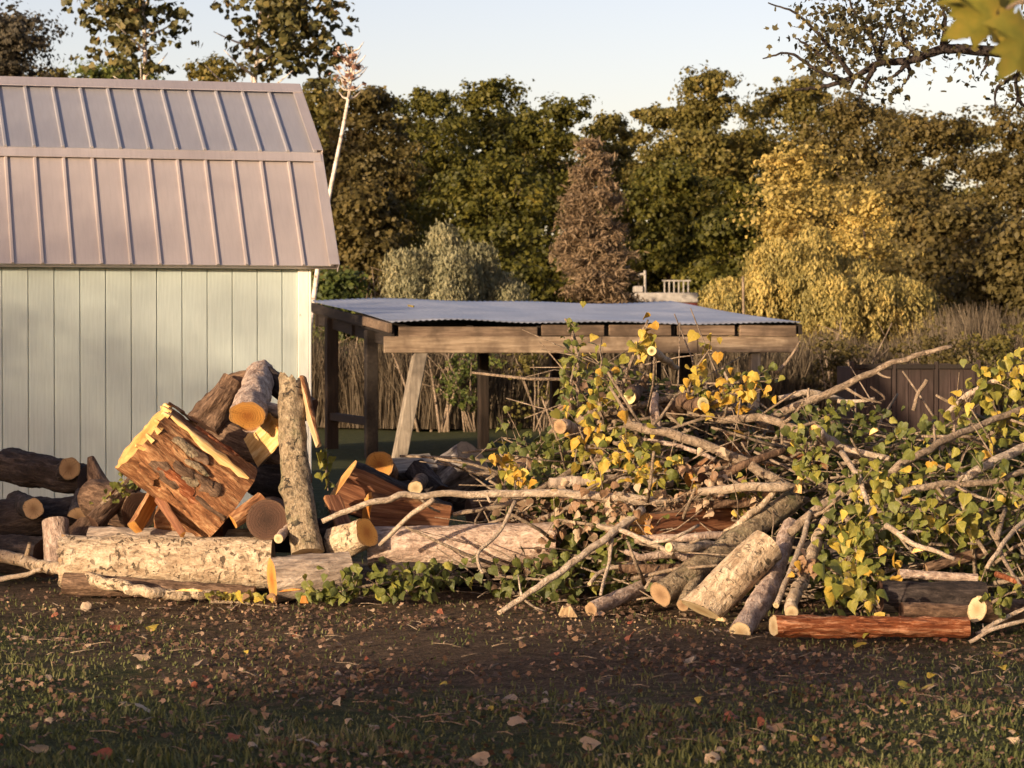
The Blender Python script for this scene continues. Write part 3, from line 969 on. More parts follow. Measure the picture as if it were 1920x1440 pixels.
def bare_shrub(name, label, px, py0, d, h, n, seed):
    pr = random.Random(seed)
    b = at(px, 640, d)
    V, F = [], []
    for q in range(n):
        an = pr.uniform(0, 6.28); ln = h * pr.uniform(.55, 1)
        s = Vector((pr.uniform(-.3, .3), pr.uniform(-.2, .2), -.05))
        e = s + Vector((math.cos(an) * ln * .35, math.sin(an) * ln * .2, ln))
        m = s.lerp(e, .5) + Vector((pr.uniform(-.15, .15), 0, 0))
        p = smooth_path([s, m, e], 9)
        add_to(V, F, *tube(p, .028, .007, 5, .1, q))
        for w in (3, 5, 6, 7):
            e2 = p[w] + Vector((pr.uniform(-1, 1), pr.uniform(-.5, .5), pr.uniform(.2, 1))) * ln * .25
            add_to(V, F, *tube(smooth_path([p[w], e2], 4), .011, .004, 4))
    o = link(name, mesh_py(name, V, F, True), None, (b.x, b.y, 0), mats=B_TWIG)
    tag(o, label, 'shrub')


bare_shrub('bare_shrub', 'bare grey shrub left of the grey willow', 730, 560, 59, 3.4, 9, 5)
bare_shrub('bare_shrub', 'bare pale-stemmed brush at the shed corner left of the willow', 672, 560, 57, 2.7, 7, 6)
bare_shrub('bare_shrub', 'thin bare saplings seen under the shelter beside the brace', 815, 700, 43, 1.9, 6, 7)
bare_shrub('bare_shrub', 'pale bare stems in the reeds right of the shelter', 1600, 700, 43, 1.9, 7, 8)


def make_reeds():
    rng = np.random.default_rng(9)
    N = 42000
    x = rng.uniform(-5.5, 13.5, N); y = 43.5 + 3.0 * rng.random(N) ** 1.5 + .4 * np.sin(x * 1.3)
    h = (1.55 + .25 * np.sin(x * .9) + .15 * np.sin(x * 2.7)) * rng.uniform(.4, 1.15, N)
    w = rng.uniform(.004, .011, N)
    an = rng.uniform(0, np.pi, N)
    sx, sy = np.cos(an) * w, np.sin(an) * w
    lx = rng.normal(size=N) * .16 * h; ly = rng.normal(size=N) * .08 * h
    z0 = np.zeros(N)
    b = np.stack([x, y, z0], -1); sd = np.stack([sx, sy, z0], -1)
    m = b + np.stack([lx * .35, ly * .35, h * .6], -1); t = b + np.stack([lx, ly, h], -1)
    V = np.stack([b - sd, b + sd, m + sd, m - sd, t + sd * .3, t - sd * .3], 1)
    F = np.array([[0, 1, 2, 3], [3, 2, 4, 5]])[None] + (np.arange(N) * 6)[:, None, None]
    mt = foliage('dry_reed', [(0, (.05, .037, .023)), (.5, (.10, .076, .048)), (.85, (.155, .12, .078)), (1, (.25, .20, .13))], .2, .5, .7, .2, .5)
    tag(link('reed_bed', mesh_np('reed_bed', V.reshape(-1, 3), F.reshape(-1, 4)), mats=mt), 'tall dry brown reeds along the far edge of the lawn', 'reeds', kind='stuff')


make_reeds()


def leafy_shrub(name, label, px, d, h, wpx, mat, seed, ncl=18, per=90, leaf=.07):
    rng = np.random.default_rng(seed); pr = random.Random(seed)
    b = at(px, 640, d); R = metres(wpx, d) / 2
    root = empty(name, (b.x, b.y, 0)); tag(root, label, 'shrub')
    V, F = [], []
    for q in range(6):
        e = Vector((pr.uniform(-.7, .7) * R, pr.uniform(-.5, .5) * R, h * pr.uniform(.6, .9)))
        add_to(V, F, *tube(smooth_path([Vector((pr.uniform(-.1, .1), 0, -.05)), e * .5 + Vector((0, 0, .1)), e], 6), .016, .005, 5))
    link('stems', mesh_py('stems', V, F, True), root, mats=B_TWIG)
    P, Nn = clumps(rng, (0, 0, h * .55), (R * .8, R * .6, h * .42), ncl, per, .16 + R * .12, .2)
    P[:, 2] = np.maximum(P[:, 2], .03)
    link('foliage', cloud_mesh('foliage', P, Nn, rng.uniform(.6, 1.3, len(P)) * leaf, T_RHOMB, rng), root, mats=mat)


leafy_shrub('leafy_shrub', 'green shrub hanging over the reeds behind the shelter brace', 880, 42.5, 1.5, 170, F_GREEN, 31, 16, 60)
leafy_shrub('leafy_shrub', 'green and brown shrub behind the post at the shelter middle', 1010, 42.5, 1.55, 150, F_OLIVE, 32, 14, 60)

leafy_shrub('leafy_shrub', 'brown olive shrub in the reeds right of the shelter', 1560, 42.0, 1.6, 190, F_BROWN, 33, 20, 90)
leafy_shrub('leafy_shrub', 'brown shrub in the reeds behind the board bin', 1740, 41.0, 1.7, 220, F_BROWN, 34, 22, 90)
leafy_shrub('leafy_shrub', 'olive shrub in the reeds at the right edge', 1880, 41.5, 1.8, 200, F_OLIVE, 35, 20, 90)

# far white deck behind the shelter roof
dk = at(1215, 640, 71)
deck = empty('far_deck', (dk.x, dk.y, 0), rad(4)); tag(deck, 'small white railed deck far behind the shelter roof', 'deck')
k = Nodes('deck_white'); k.surf(k.ramp(k.noise(k.coord('Object'), 8, 3), [(.3, (.22, .20, .175)), (.7, (.38, .35, .31))]), .7); M_DECK = k.m
k = Nodes('deck_red'); k.surf(k.ramp(k.noise(k.coord('Object'), 5, 3), [(.3, (.06, .015, .01)), (.7, (.15, .03, .02))]), .6); M_DRED = k.m
zt = at(1215, 560, 71).z
q71 = 71 / FPX
link('platform', box_mesh('platform', -25 * q71, 95 * q71, 0, 2.0, zt - .10, zt + .16, .02), deck, mats=M_DECK)
link('skirt', box_mesh('skirt', 10 * q71, 95 * q71, .05, 1.9, 0, zt - .10, .02), deck, mats=M_DRED)
for i_, xx in enumerate((32, 41, 50, 59, 68, 77)):
    link('baluster', box_mesh('baluster', (xx - 1.2) * q71, (xx + 1.2) * q71, .1, .14, zt + .16, zt + .46, .004), deck, mats=M_DECK)
link('rail', box_mesh('rail', 28 * q71, 82 * q71, .09, .15, zt + .46, zt + .50, .004), deck, mats=M_DECK)
V, F = tube(smooth_path([(-4 * q71, .2, 0), (-4 * q71, .2, zt + .5), (-5 * q71, .2, zt + .62), (-9 * q71, .2, zt + .66), (-17 * q71, .2, zt + .62)], 20), .035, .035, 8)
link('hooked_pipe', mesh_py('hooked_pipe', V, F, True), deck, mats=M_DECK)
link('deck_box', box_mesh('deck_box', -24 * q71, -8 * q71, .1, .6, zt + .17, zt + .34, .02), deck, mats=M_DECK)
# thin stake beside the willow
st = at(1394, 640, 50)
V, F = tube(smooth_path([(0, 0, -.1), (.01, 0, 1.2), (-.01, 0, at(1394, 518, 50).z)], 10), .028, .022, 8, .05)
tag(link('garden_stake', mesh_py('garden_stake', V, F, True), None, (st.x, st.y, 0), mats=B_TWIG), 'thin pale upright stake in front of the yellow willow', 'stake')

# ------------------------------------------------------------------ logs and branches of the pile
NLOG = [0]


def log(label, a, b, r, mat, r1=None, c0=None, c1=None, name='log', cat='log', flats=(), swood=None, rough=.10, rag0=0.0, rag1=0.0, t0=(0, 0), t1=(0, 0), bend=0.0, group=None, furrow=0.0, seg=36, knots=0):
    """a log between two points (pixel, pixel, metres away), r in pixels; flats = split faces (angle, how far from the core)"""
    NLOG[0] += 1
    sd = NLOG[0] * 7.31
    pr = random.Random(NLOG[0])
    A, B = at(*a), at(*b)
    ax = B - A
    L = ax.length
    r0 = metres(r, a[2]); r1_ = metres(r if r1 is None else r1, b[2])
    q = ax.to_track_quat('Z', 'Y')
    nr = max(6, min(44, int(L / .022)))
    kn = [(pr.uniform(.15, .85), pr.uniform(0, 6.28), pr.uniform(.12, .3), pr.uniform(.12, .25)) for _ in range(knots)]
    V, fl, F, mi = [], [], [], []
    for i in range(nr + 1):
        f = i / nr
        rr = r0 * (1 - f) + r1_ * f
        z = f * L
        swell = 1 + .05 * mnoise.noise(Vector((sd, f * 2.2 * L / max(rr, .02) * .2, 0)))
        for s in range(seg):
            an = 2 * math.pi * s / seg
            cx, cy = math.cos(an), math.sin(an)
            g = mnoise.noise(Vector((cx * 1.3 + sd, cy * 1.3, z / rr * .55))) * rough * 1.3
            g += mnoise.noise(Vector((cx * 3.5 + sd, cy * 3.5, z / rr * 1.4))) * rough * .6
            g += mnoise.noise(Vector((cx * 9 + sd, cy * 9, z / rr * 4))) * rough * .38
            if furrow:
                w = an * 5 + 2.5 * mnoise.noise(Vector((cx * 2, cy * 2 + sd, z / rr * .8)))
                g -= furrow * max(0.0, math.sin(w)) ** 3 * min(1.0, 8 * f * (1 - f))
            for (kf, ka, kh, kw) in kn:
                dd = ((f - kf) * L / (kw * 2 * r0 + 1e-6)) ** 2 + (math.atan2(math.sin(an - ka), math.cos(an - ka)) / (kw * 2.2)) ** 2
                g += kh * math.exp(-dd)
            x, y = cx * (1 + g) * swell, cy * (1 + g) * swell
            hit = 0
            for (ph, lim) in flats:
                pd = (math.cos(rad(ph)), math.sin(rad(ph)))
                lim2 = lim + .05 * mnoise.noise(Vector((x * 4 + sd, y * 4, z / rr * .7)))
                dt = x * pd[0] + y * pd[1]
                if dt > lim2:
                    x -= (dt - lim2) * pd[0]; y -= (dt - lim2) * pd[1]
                    hit = 1
            zz = z
            if i in (0, nr):
                t = t0 if i == 0 else t1
                rag = rag0 if i == 0 else rag1
                zz += (t[0] * x + t[1] * y) * rr + rag * rr * mnoise.noise(Vector((x * 3 + sd, y * 3, 7)))
            elif i == 1 or i == nr - 1:
                t = t0 if i == 1 else t1
                zz += (t[0] * x + t[1] * y) * rr * .8
            V.append((x * rr + bend * math.sin(math.pi * f) * r0, y * rr, zz))
            fl.append(hit)
    for i in range(nr):
        for s in range(seg):
            s2 = (s + 1) % seg
            fc = (i * seg + s, i * seg + s2, (i + 1) * seg + s2, (i + 1) * seg + s)
            F.append(fc)
            mi.append(1 if (swood is not None and sum(fl[v] for v in fc) >= 3) else 0)
    me = mesh_py(name, V, F, True)
    me.materials.append(mat)
    if swood is not None:
        me.materials.append(swood)
        me.polygons.foreach_set('material_index', mi)
    o = link(name, me, None, A)
    o.rotation_mode = 'QUATERNION'
    o.rotation_quaternion = q
    tag(o, label, cat, group)
    for end, cm in ((0, c0), (1, c1)):
        cm = cm or E_TAN
        rr = r1_ if end else r0
        ring = V[nr * seg:] if end else V[:seg]
        z_ = L if end else 0.0
        rag = rag1 if end else rag0
        t = t1 if end else t0
        cx = sum(p[0] for p in ring) / seg; cy = sum(p[1] for p in ring) / seg
        CV, CF = [], []
        for kx, fct in enumerate((1.0, .72, .42, .18)):
            for p in ring:
                xx, yy = cx + (p[0] - cx) * fct, cy + (p[1] - cy) * fct
                if kx == 0:
                    zz = p[2] - z_
                else:
                    zz = (t[0] * xx + t[1] * yy) + rag * rr * mnoise.noise(Vector((xx / rr * 3 + sd, yy / rr * 3, 7))) + .012 * rr * mnoise.noise(Vector((xx / rr * 9, yy / rr * 9, sd)))
                CV.append((xx / rr, yy / rr, zz / rr))
        CV.append((cx / rr, cy / rr, (t[0] * cx + t[1] * cy) / rr))
        for kx in range(3):
            for s in range(seg):
                s2 = (s + 1) % seg
                fc = (kx * seg + s, kx * seg + s2, (kx + 1) * seg + s2, (kx + 1) * seg + s)
                CF.append(fc if end else fc[::-1])
        for s in range(seg):
            fc = (3 * seg + s, 3 * seg + (s + 1) % seg, 4 * seg)
            CF.append(fc if end else fc[::-1])
        c = link('cut_end', mesh_py('cut_end', CV, CF, rag == 0), o, (0, 0, z_), mats=cm)
        c.scale = (rr, rr, rr)
    return o


NBR = [0]


def disc_mesh(name, seg=12):
    V = [(math.cos(2 * math.pi * s / seg), math.sin(2 * math.pi * s / seg), 0) for s in range(seg)] + [(.5 * math.cos(2 * math.pi * s / seg), .5 * math.sin(2 * math.pi * s / seg), .05) for s in range(seg)] + [(0, 0, .04)]
    F = [(s, (s + 1) % seg, seg + (s + 1) % seg, seg + s) for s in range(seg)] + [(seg + s, seg + (s + 1) % seg, 2 * seg) for s in range(seg)]
    return mesh_py(name, V, F)


DISCS = {}


def branch(label, pts, r0, r1, mat, c0=None, c1=None, name='branch', cat='branch', stubs=0, rough=.14, group=None, seg=9, wob=.35):
    """a crooked branch through the points (pixel, pixel, metres away); radii in pixels"""
    NBR[0] += 1
    pr = random.Random(NBR[0] * 13 + 1)
    W = [at(*p) for p in pts]
    A = W[0].copy()
    ln = sum((W[i + 1] - W[i]).length for i in range(len(W) - 1))
    n = max(8, min(60, int(ln / .035)))
    pp = smooth_path([w - A for w in W], n)
    R0, R1 = metres(r0, pts[0][2]), metres(r1, pts[-1][2])
    for i in range(1, n - 1):
        s = NBR[0] * 3.7
        pp[i] = pp[i] + Vector((mnoise.noise(Vector((s, i * .33, 0))), mnoise.noise(Vector((s, i * .33, 9))), mnoise.noise(Vector((s, i * .33, 4))))) * (max(R0, R1) * wob * 1.6)
    V, F = tube(pp, R0, R1, seg, rough, NBR[0] * 5.0)
    for q in range(stubs):
        i = pr.randint(2, n - 3)
        t = (pp[i + 1] - pp[i]).normalized()
        sd = (t.cross(Vector((pr.uniform(-1, 1), pr.uniform(-1, 1), pr.uniform(-1, 1))))).normalized()
        rr = (R0 + (R1 - R0) * i / n)
        l_ = pr.choice((rr * 3.0, rr * 5, rr * 9))
        e = pp[i] + (sd + t * pr.uniform(.2, .9)) * l_
        add_to(V, F, *tube(smooth_path([pp[i], pp[i].lerp(e, .5) + Vector((0, 0, -.1 * l_)), e], 5), rr * .5, rr * .28, 6, .1, q))
    o = link(name, mesh_py(name, V, F, True), None, A, mats=mat)
    tag(o, label, cat, group)
    for end, cm in ((0, c0), (1, c1)):
        if cm is None:
            continue
        if cm not in DISCS:
            DISCS[cm] = disc_mesh('cut_end'); DISCS[cm].materials.append(cm)
        t = (pp[-1] - pp[-2]) if end else (pp[0] - pp[1])
        c = link('cut_end', DISCS[cm], o, (pp[-1] if end else pp[0]) + t.normalized() * .001)
        c.rotation_mode = 'QUATERNION'
        c.rotation_quaternion = t.to_track_quat('Z', 'Y')
        rr = (R1 if end else R0) * 1.0
        c.scale = (rr, rr, rr)
    return o


# ---- left, in the shade against the shed
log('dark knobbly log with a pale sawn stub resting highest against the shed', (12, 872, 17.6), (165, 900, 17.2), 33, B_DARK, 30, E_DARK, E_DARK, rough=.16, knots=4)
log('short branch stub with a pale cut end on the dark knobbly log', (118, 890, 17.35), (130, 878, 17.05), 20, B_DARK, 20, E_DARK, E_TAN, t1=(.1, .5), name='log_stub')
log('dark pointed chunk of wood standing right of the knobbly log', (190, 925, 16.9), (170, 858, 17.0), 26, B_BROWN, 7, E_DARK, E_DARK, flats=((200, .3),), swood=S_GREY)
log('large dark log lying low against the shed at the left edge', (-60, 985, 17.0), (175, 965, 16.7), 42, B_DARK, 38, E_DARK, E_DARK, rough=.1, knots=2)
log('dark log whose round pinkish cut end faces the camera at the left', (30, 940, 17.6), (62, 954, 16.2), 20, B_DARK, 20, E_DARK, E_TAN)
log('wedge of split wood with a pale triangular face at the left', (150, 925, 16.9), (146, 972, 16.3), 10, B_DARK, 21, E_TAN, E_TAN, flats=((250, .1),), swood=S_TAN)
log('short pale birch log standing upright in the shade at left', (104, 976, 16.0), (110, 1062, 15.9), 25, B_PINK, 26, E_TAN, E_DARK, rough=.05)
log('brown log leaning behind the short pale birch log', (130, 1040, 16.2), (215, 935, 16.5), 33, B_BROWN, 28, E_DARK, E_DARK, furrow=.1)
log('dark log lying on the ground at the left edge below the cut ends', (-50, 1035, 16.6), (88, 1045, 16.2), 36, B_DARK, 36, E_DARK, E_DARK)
log('thick curved slab of bark leaning over the spotted log at left', (168, 985, 15.6), (248, 905, 15.9), 22, B_BROWN, 20, E_DARK, E_DARK, flats=((0, -.2),), swood=S_RED, name='bark_slab', cat='bark', furrow=.15)
log('dark brown log end tucked under the giant log at left', (180, 935, 16.2), (260, 960, 15.8), 40, B_BROWN, 38, E_DARK, E_DARK, furrow=.1)
branch('long pale pole lying in front of the big spotted log at left', [(-30, 1034, 16.3), (80, 1060, 15.7), (160, 1080, 14.9), (245, 1107, 14.55), (330, 1114, 14.6), (412, 1117, 14.7)], 13, 9, B_SPOT, name='pole', cat='branch', stubs=1)
branch('thin bent stick below the pale pole at the left edge', [(-15, 1088, 15.6), (40, 1078, 15.5), (78, 1068, 15.4)], 5, 4, B_TWIGP, c1=E_PALE)
log('thin brown log on the grass under the big spotted log', (120, 1095, 14.85), (478, 1112, 14.75), 21, B_BROWN, 13, E_TAN, E_TAN, rough=.1)

# ---- the row on the ground
log('big pale spotted log with a rounded left end on the grass', (118, 1056, 15.0), (512, 1057, 15.0), 53, B_SPOT, 50, E_TAN, E_TAN, rough=.05, rag0=.25, knots=2)
log('rough grey log lying just behind the big spotted log', (168, 1022, 15.45), (508, 1026, 15.4), 34, B_GREY, 34, E_TAN, E_TAN, furrow=.06)
log('short grey log with an orange sawn left end below the upright log', (510, 1088, 14.62), (655, 1073, 14.76), 43, B_GREY, 38, E_ORANGE, E_TAN, t0=(.02, 0), furrow=.05)
log('long pinkish grey log with cross cracks behind the green leaves', (692, 1026, 15.1), (1043, 1022, 15.05), 39, B_PINK, 42, E_TAN, E_ORANGE, furrow=.05, rough=.05)
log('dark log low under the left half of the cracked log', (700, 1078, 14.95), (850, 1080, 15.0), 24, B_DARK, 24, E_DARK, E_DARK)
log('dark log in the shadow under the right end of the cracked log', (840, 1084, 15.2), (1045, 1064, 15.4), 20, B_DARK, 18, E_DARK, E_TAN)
log('short stout bright chunk with an orange end right of the upright log', (628, 1022, 15.0), (688, 998, 14.85), 30, B_SPOT, 29, E_TAN, E_ORANGE, rough=.13)
log('red-brown split piece standing behind the short bright chunk', (622, 930, 15.5), (655, 1010, 15.3), 16, B_RUST, 18, E_TAN, E_TAN, flats=((90, .2),), swood=S_RED)

# ---- the giant log and what is wedged under it
giant = log('giant rust-brown log tilted down to the right with a splintered yellow end', (268, 818, 15.16), (430, 942, 15.30), 77, B_RUST, 88, E_YELLOW, E_DARK, rough=.10, rag0=.08, t0=(.0, .04), furrow=.06, seg=60)
gL = (at(430, 942, 15.30) - at(268, 818, 15.16)).length
gr0 = metres(79, 15.3)


def on_giant(ang, z, k=1.05):
    k *= 1 + (88 / 77 - 1) * max(0.0, min(1.0, z / gL))
    return Vector((math.cos(rad(ang)) * gr0 * k, math.sin(rad(ang)) * gr0 * k, z))


def strip(name, parent, mat, angs, zs, lift, seed, width):
    """a peeled or bare strip following the giant log's flank"""
    V, F = [], []
    n = len(zs)
    for i, z in enumerate(zs):
        w = width[i]
        for s in (-1, -.4, .4, 1):
            V.append(on_giant(angs[i] + s * w, z, lift - .05 * abs(s) ** 2 + .03 * mnoise.noise(Vector((i * .9 + seed, s * 2, 0)))))
    for i in range(n - 1):
        for s in range(3):
            F.append((i * 4 + s, i * 4 + s + 1, (i + 1) * 4 + s + 1, (i + 1) * 4 + s))
    return link(name, mesh_py(name, V, F, True), parent, mats=mat)


zs = [gL * f for f in (.05, .15, .25, .35, .45, .55, .65, .75, .85, .94)]
strip('bare_wood_strip', giant, S_YEL, [136, 137, 138, 141, 142, 144, 144, 145, 146, 146], zs, 1.07, 3, [2, 5, 3, 6, 9, 6, 9, 4, 6, 1])
pb = random.Random(12)
for q in range(26):
    a0_ = pb.uniform(84, 232)
    if 128 < a0_ < 156:
        continue
    z0_ = pb.uniform(.0, .78) * gL; l_ = pb.uniform(.16, .42) * gL; w_ = pb.uniform(4, 11)
    zz_ = [min(z0_ + l_ * f, gL * .985) for f in (0, .12, .3, .5, .7, .88, 1)]
    strip('bark_plate', giant, pb.choice((B_MOSSY, B_BROWN, B_BROWN, B_RUST) if 156 < a0_ < 196 else (B_BROWN, B_RUST, B_RUST, B_RED)), [a0_ + pb.uniform(-2.5, 2.5) for _ in zz_], zz_, pb.uniform(1.0, 1.04), q, [w_ * f * pb.uniform(.75, 1.2) for f in (.45, .9, 1, 1, 1.05, .9, .4)])
prs = random.Random(3)
for q in range(8):
    an = 85 + q * 16
    ln = prs.uniform(.008, .035)
    b = on_giant(an, .0, prs.uniform(.80, .97))
    e = b + Vector((prs.uniform(-.02, .02), prs.uniform(-.02, .02), -ln))
    V, F = tube([b + Vector((0, 0, .03)), b.lerp(e, .5), e], prs.uniform(.014, .032), .008, 5, .4, q)
    link('splinter', mesh_py('splinter', V, F), giant, mats=S_YEL)
log('orange split chunk glowing under the left side of the giant log', (262, 992, 15.2), (300, 925, 15.35), 24, B_RUST, 22, E_ORANGE, E_ORANGE, flats=((180, .1), (250, .3)), swood=S_ORG)
log('reddish split stick propped under the giant log', (345, 1003, 14.95), (300, 935, 15.15), 8, S_RED, 11, E_ORANGE, E_ORANGE, flats=((180, .2),), swood=S_RED)
log('rust-brown block wedged between giant log and spotted log', (300, 975, 15.5), (430, 985, 15.4), 32, B_RUST, 36, E_ORANGE, E_DARK, furrow=.1)
log('log with its dark round end facing the camera right of the giant log', (512, 968, 15.9), (500, 975, 14.95), 39, B_BROWN, 39, E_DARK, E_DARK, rough=.03)
log('reddish curved offcut leaning at the lower end of the giant log', (435, 978, 14.95), (492, 938, 15.05), 15, B_RUST, 18, E_ORANGE, E_ORANGE, flats=((0, .0),), swood=S_RED)

# ---- the heap at the shed corner
log('dark brown log rising to the peak of the heap left of the pink log', (380, 800, 15.9), (440, 716, 16.0), 36, B_BROWN, 24, E_DARK, E_DARK, rough=.2, furrow=.16)
log('dark furrowed log along the ridge of the heap behind the pink log', (428, 724, 16.1), (510, 701, 16.1), 20, B_BROWN, 22, E_DARK, E_DARK, rough=.2, furrow=.16)
log('dark log at the heap top sloping down behind the upright log', (500, 704, 16.0), (580, 770, 15.8), 21, B_DARK, 24, E_DARK, E_DARK, rough=.18, furrow=.1)
log('pinkish log pointing at the camera with a bright orange oval end', (490, 700, 16.1), (464, 780, 15.15), 26, B_PINK, 34, E_DARK, E_ORANGE, t1=(0, .75), rough=.12)
log('split log with a pale yellow half-moon face below the orange end', (470, 850, 15.7), (518, 800, 15.3), 30, B_GREY, 30, E_YELLOW, E_YELLOW, flats=((200, .0),), swood=S_YEL, rough=.05)
log('thin grey log stub between the pink log and the upright log', (492, 764, 15.4), (538, 776, 15.3), 13, B_GREY, 14, E_TAN, E_DARK)
log('brown log lying deep in the heap behind the giant log', (400, 815, 16.0), (545, 870, 15.8), 36, B_BROWN, 36, E_DARK, E_DARK)
log('dark log filling the hollow beside the upright log', (480, 890, 15.9), (560, 905, 15.7), 38, B_DARK, 38, E_DARK, E_DARK)
log('dark log low in the hollow beside the upright log', (500, 1000, 16.0), (625, 1010, 15.8), 34, B_DARK, 34, E_DARK, E_DARK)
up_ = log('tall pale spotted log standing upright beside the shed corner', (576, 1038, 14.85), (546, 716, 15.25), 29, B_MOSSY, 24, E_TAN, E_TAN, rough=.13, rag1=.5, t1=(.5, 0), bend=.25, knots=3)
log('strip of splintered reddish bark on the right of the upright log', (596, 836, 15.02), (560, 712, 15.25), 7, B_RUST, 15, E_TAN, E_TAN, flats=((0, .2),), swood=S_TAN, name='bark_strip', cat='bark')
branch('stick with a white cut end poking out left of the upright log foot', [(556, 972, 15.2), (538, 992, 14.95), (522, 1010, 14.7)], 9, 9, B_PINK, c1=E_PALE)

# ---- middle
log('large dark red half log with a thin yellow cut edge left of centre', (640, 907, 15.7), (830, 985, 15.9), 52, B_DARK, 44, E_YELLOW, E_DARK, t0=(.10, .2), flats=((200, .45),), swood=S_RED, furrow=.08)
log('dark rust log lying under the long thin branch', (690, 960, 15.6), (838, 975, 15.8), 34, B_RUST, 30, E_ORANGE, E_DARK, rough=.15, flats=((190, .4),), swood=S_RED)
log('log with a yellow-orange cut face below the leaning brace', (722, 892, 16.9), (711, 872, 16.1), 25, B_RUST, 26, E_TAN, E_ORANGE, t1=(0, .35))
log('grey weathered chunk right of the yellow-orange cut face', (738, 878, 16.9), (812, 868, 17.0), 26, B_FURROW, 24, E_TAN, E_DARK, flats=((120, .3),), swood=S_GREY, rough=.12)
log('dark broken root between the grey chunk and the furrowed log', (780, 880, 16.7), (825, 930, 16.5), 22, B_DARK, 22, E_DARK, E_DARK, rough=.2)
log('thick grey deeply furrowed log at the foot of the shelter', (838, 905, 17.3), (888, 862, 17.2), 46, B_FURROW, 44, E_DARK, E_TAN, furrow=.13, rough=.1)
log('thin log with a pale oval cut end beside the red half log', (790, 900, 16.3), (779, 915, 15.5), 13, B_BROWN, 13, E_DARK, E_PALE, t1=(0, .5))
log('dark log lying flat behind the middle of the pile', (700, 930, 17.2), (930, 935, 17.4), 34, B_DARK, 34, E_DARK, E_DARK)
log('dark grey log under the yellow leaves at centre', (880, 965, 16.6), (1080, 940, 16.8), 30, B_BROWN, 28, E_DARK, E_TAN)

# ---- long branches across the pile
branch('long pale branch running level across the middle of the pile', [(604, 978, 14.5), (690, 943, 14.5), (770, 929, 14.55), (880, 926, 14.6), (1010, 924, 14.6), (1120, 930, 14.6), (1220, 938, 14.65), (1330, 952, 14.8), (1440, 972, 15.0)], 5, 10, B_TWIGP, c1=E_PALE, stubs=5)
branch('thin pale twig leaning over the cracked log left of centre', [(712, 1022, 14.7), (760, 975, 14.6), (814, 936, 14.55)], 4, 5, B_TWIGP)
branch('slender straight branch slanting from the ground up to the centre', [(935, 1150, 13.9), (1010, 1100, 14.0), (1110, 1028, 14.2), (1205, 955, 14.5)], 5, 8, B_TWIGP, c0=E_PALE, stubs=2)
branch('forked twig hanging over the right end of the cracked log', [(966, 940, 14.6), (935, 1000, 14.5), (900, 1032, 14.4), (897, 1060, 14.35), (906, 1075, 14.3)], 4, 3, B_TWIGP, stubs=2)
branch('twig slanting behind the slender branch left of centre', [(850, 965, 15.0), (960, 940, 14.9), (1080, 880, 15.1)], 4, 6, B_TWIG)
branch('brown twig crossing under the level branch at centre', [(1010, 975, 14.9), (1080, 945, 14.8), (1180, 880, 15.0), (1290, 862, 15.2)], 5, 6, B_TWIG, stubs=2)
branch('thin hanging twig left of the slender branch', [(1148, 1010, 14.3), (1140, 1060, 14.2), (1126, 1115, 14.0)], 4, 3, B_TWIGP)
branch('short twig lying on the leaves under the slender branch', [(1105, 1095, 14.2), (1130, 1070, 14.3), (1200, 1055, 14.4)], 4, 4, B_TWIGP, c0=E_PALE)
log('brown log tapering to the lawn left of the lichen log', (1108, 1143, 13.95), (1246, 1085, 14.5), 14, B_PINK, 15, E_TAN, E_TAN)
log('lichen-spotted log slanting up to a splintered white top', (1238, 1115, 13.9), (1490, 935, 14.7), 24, B_MOSSY, 21, E_TAN, E_PALE, rough=.10, knots=3, rag1=.6)
log('thick pale spotted log with an oblique sawn foot at right of centre', (1314, 1144, 13.45), (1438, 1022, 13.66), 38, B_SPOT, 36, E_PALE, E_TAN, t0=(0, -.45), rough=.07)
log('crooked reddish log right of the thick pale log', (1388, 1185, 12.95), (1440, 1105, 13.5), 20, B_PINK, 22, E_PALE, E_DARK, rough=.1)
log('upper length of the crooked reddish log leaning on the pile', (1438, 1112, 13.5), (1482, 985, 14.3), 22, B_PINK, 15, E_DARK, E_TAN, rough=.1)
branch('straight pale spotted branch standing on the red log', [(1484, 1148, 12.95), (1508, 1075, 13.4), (1535, 1010, 13.8), (1560, 945, 14.2)], 13, 10, B_SPOT, c0=E_PALE)
log('short lichen branch under the thick pale log', (1280, 1135, 13.8), (1310, 1075, 14.1), 12, B_MOSSY, 13, E_TAN, E_TAN)
log('split log with a yellow forked cut face at centre right', (1212, 990, 14.5), (1400, 968, 14.9), 28, B_BROWN, 28, E_YELLOW, E_DARK, flats=((180, .35),), swood=S_RED, t0=(-.6, 0), rag0=.3)
log('brown split slab lying behind the forked yellow cut', (1240, 955, 15.1), (1420, 952, 15.2), 16, B_BROWN, 16, E_TAN, E_DARK, flats=((90, .3),), swood=S_TAN)
branch('short pale branch with a clean cut left end under the split log', [(1254, 1026, 14.0), (1300, 1026, 14.1), (1350, 1020, 14.3)], 9, 8, B_TWIGP, c0=E_PALE)
branch('curved reddish branch ending left below the split log', [(1172, 1034, 14.2), (1200, 1044, 14.2), (1250, 1040, 14.3), (1310, 1050, 14.4)], 5, 10, B_PINK)
branch('thin forked twig rising over the short cut branch', [(1215, 1020, 14.0), (1270, 1005, 14.0), (1310, 985, 14.1)], 4, 3, B_TWIGP)
branch('bright peeled branch lying level below the splintered top', [(1312, 922, 14.6), (1390, 915, 14.5), (1480, 912, 14.5)], 8, 9, B_TWIGP, c0=E_PALE)
branch('long branch sloping down right from the pale axe-cut tip', [(1172, 797, 15.0), (1250, 812, 14.9), (1330, 838, 14.85), (1420, 880, 14.8), (1500, 925, 14.8)], 9, 10, B_TWIG, c0=E_PALE, stubs=3)
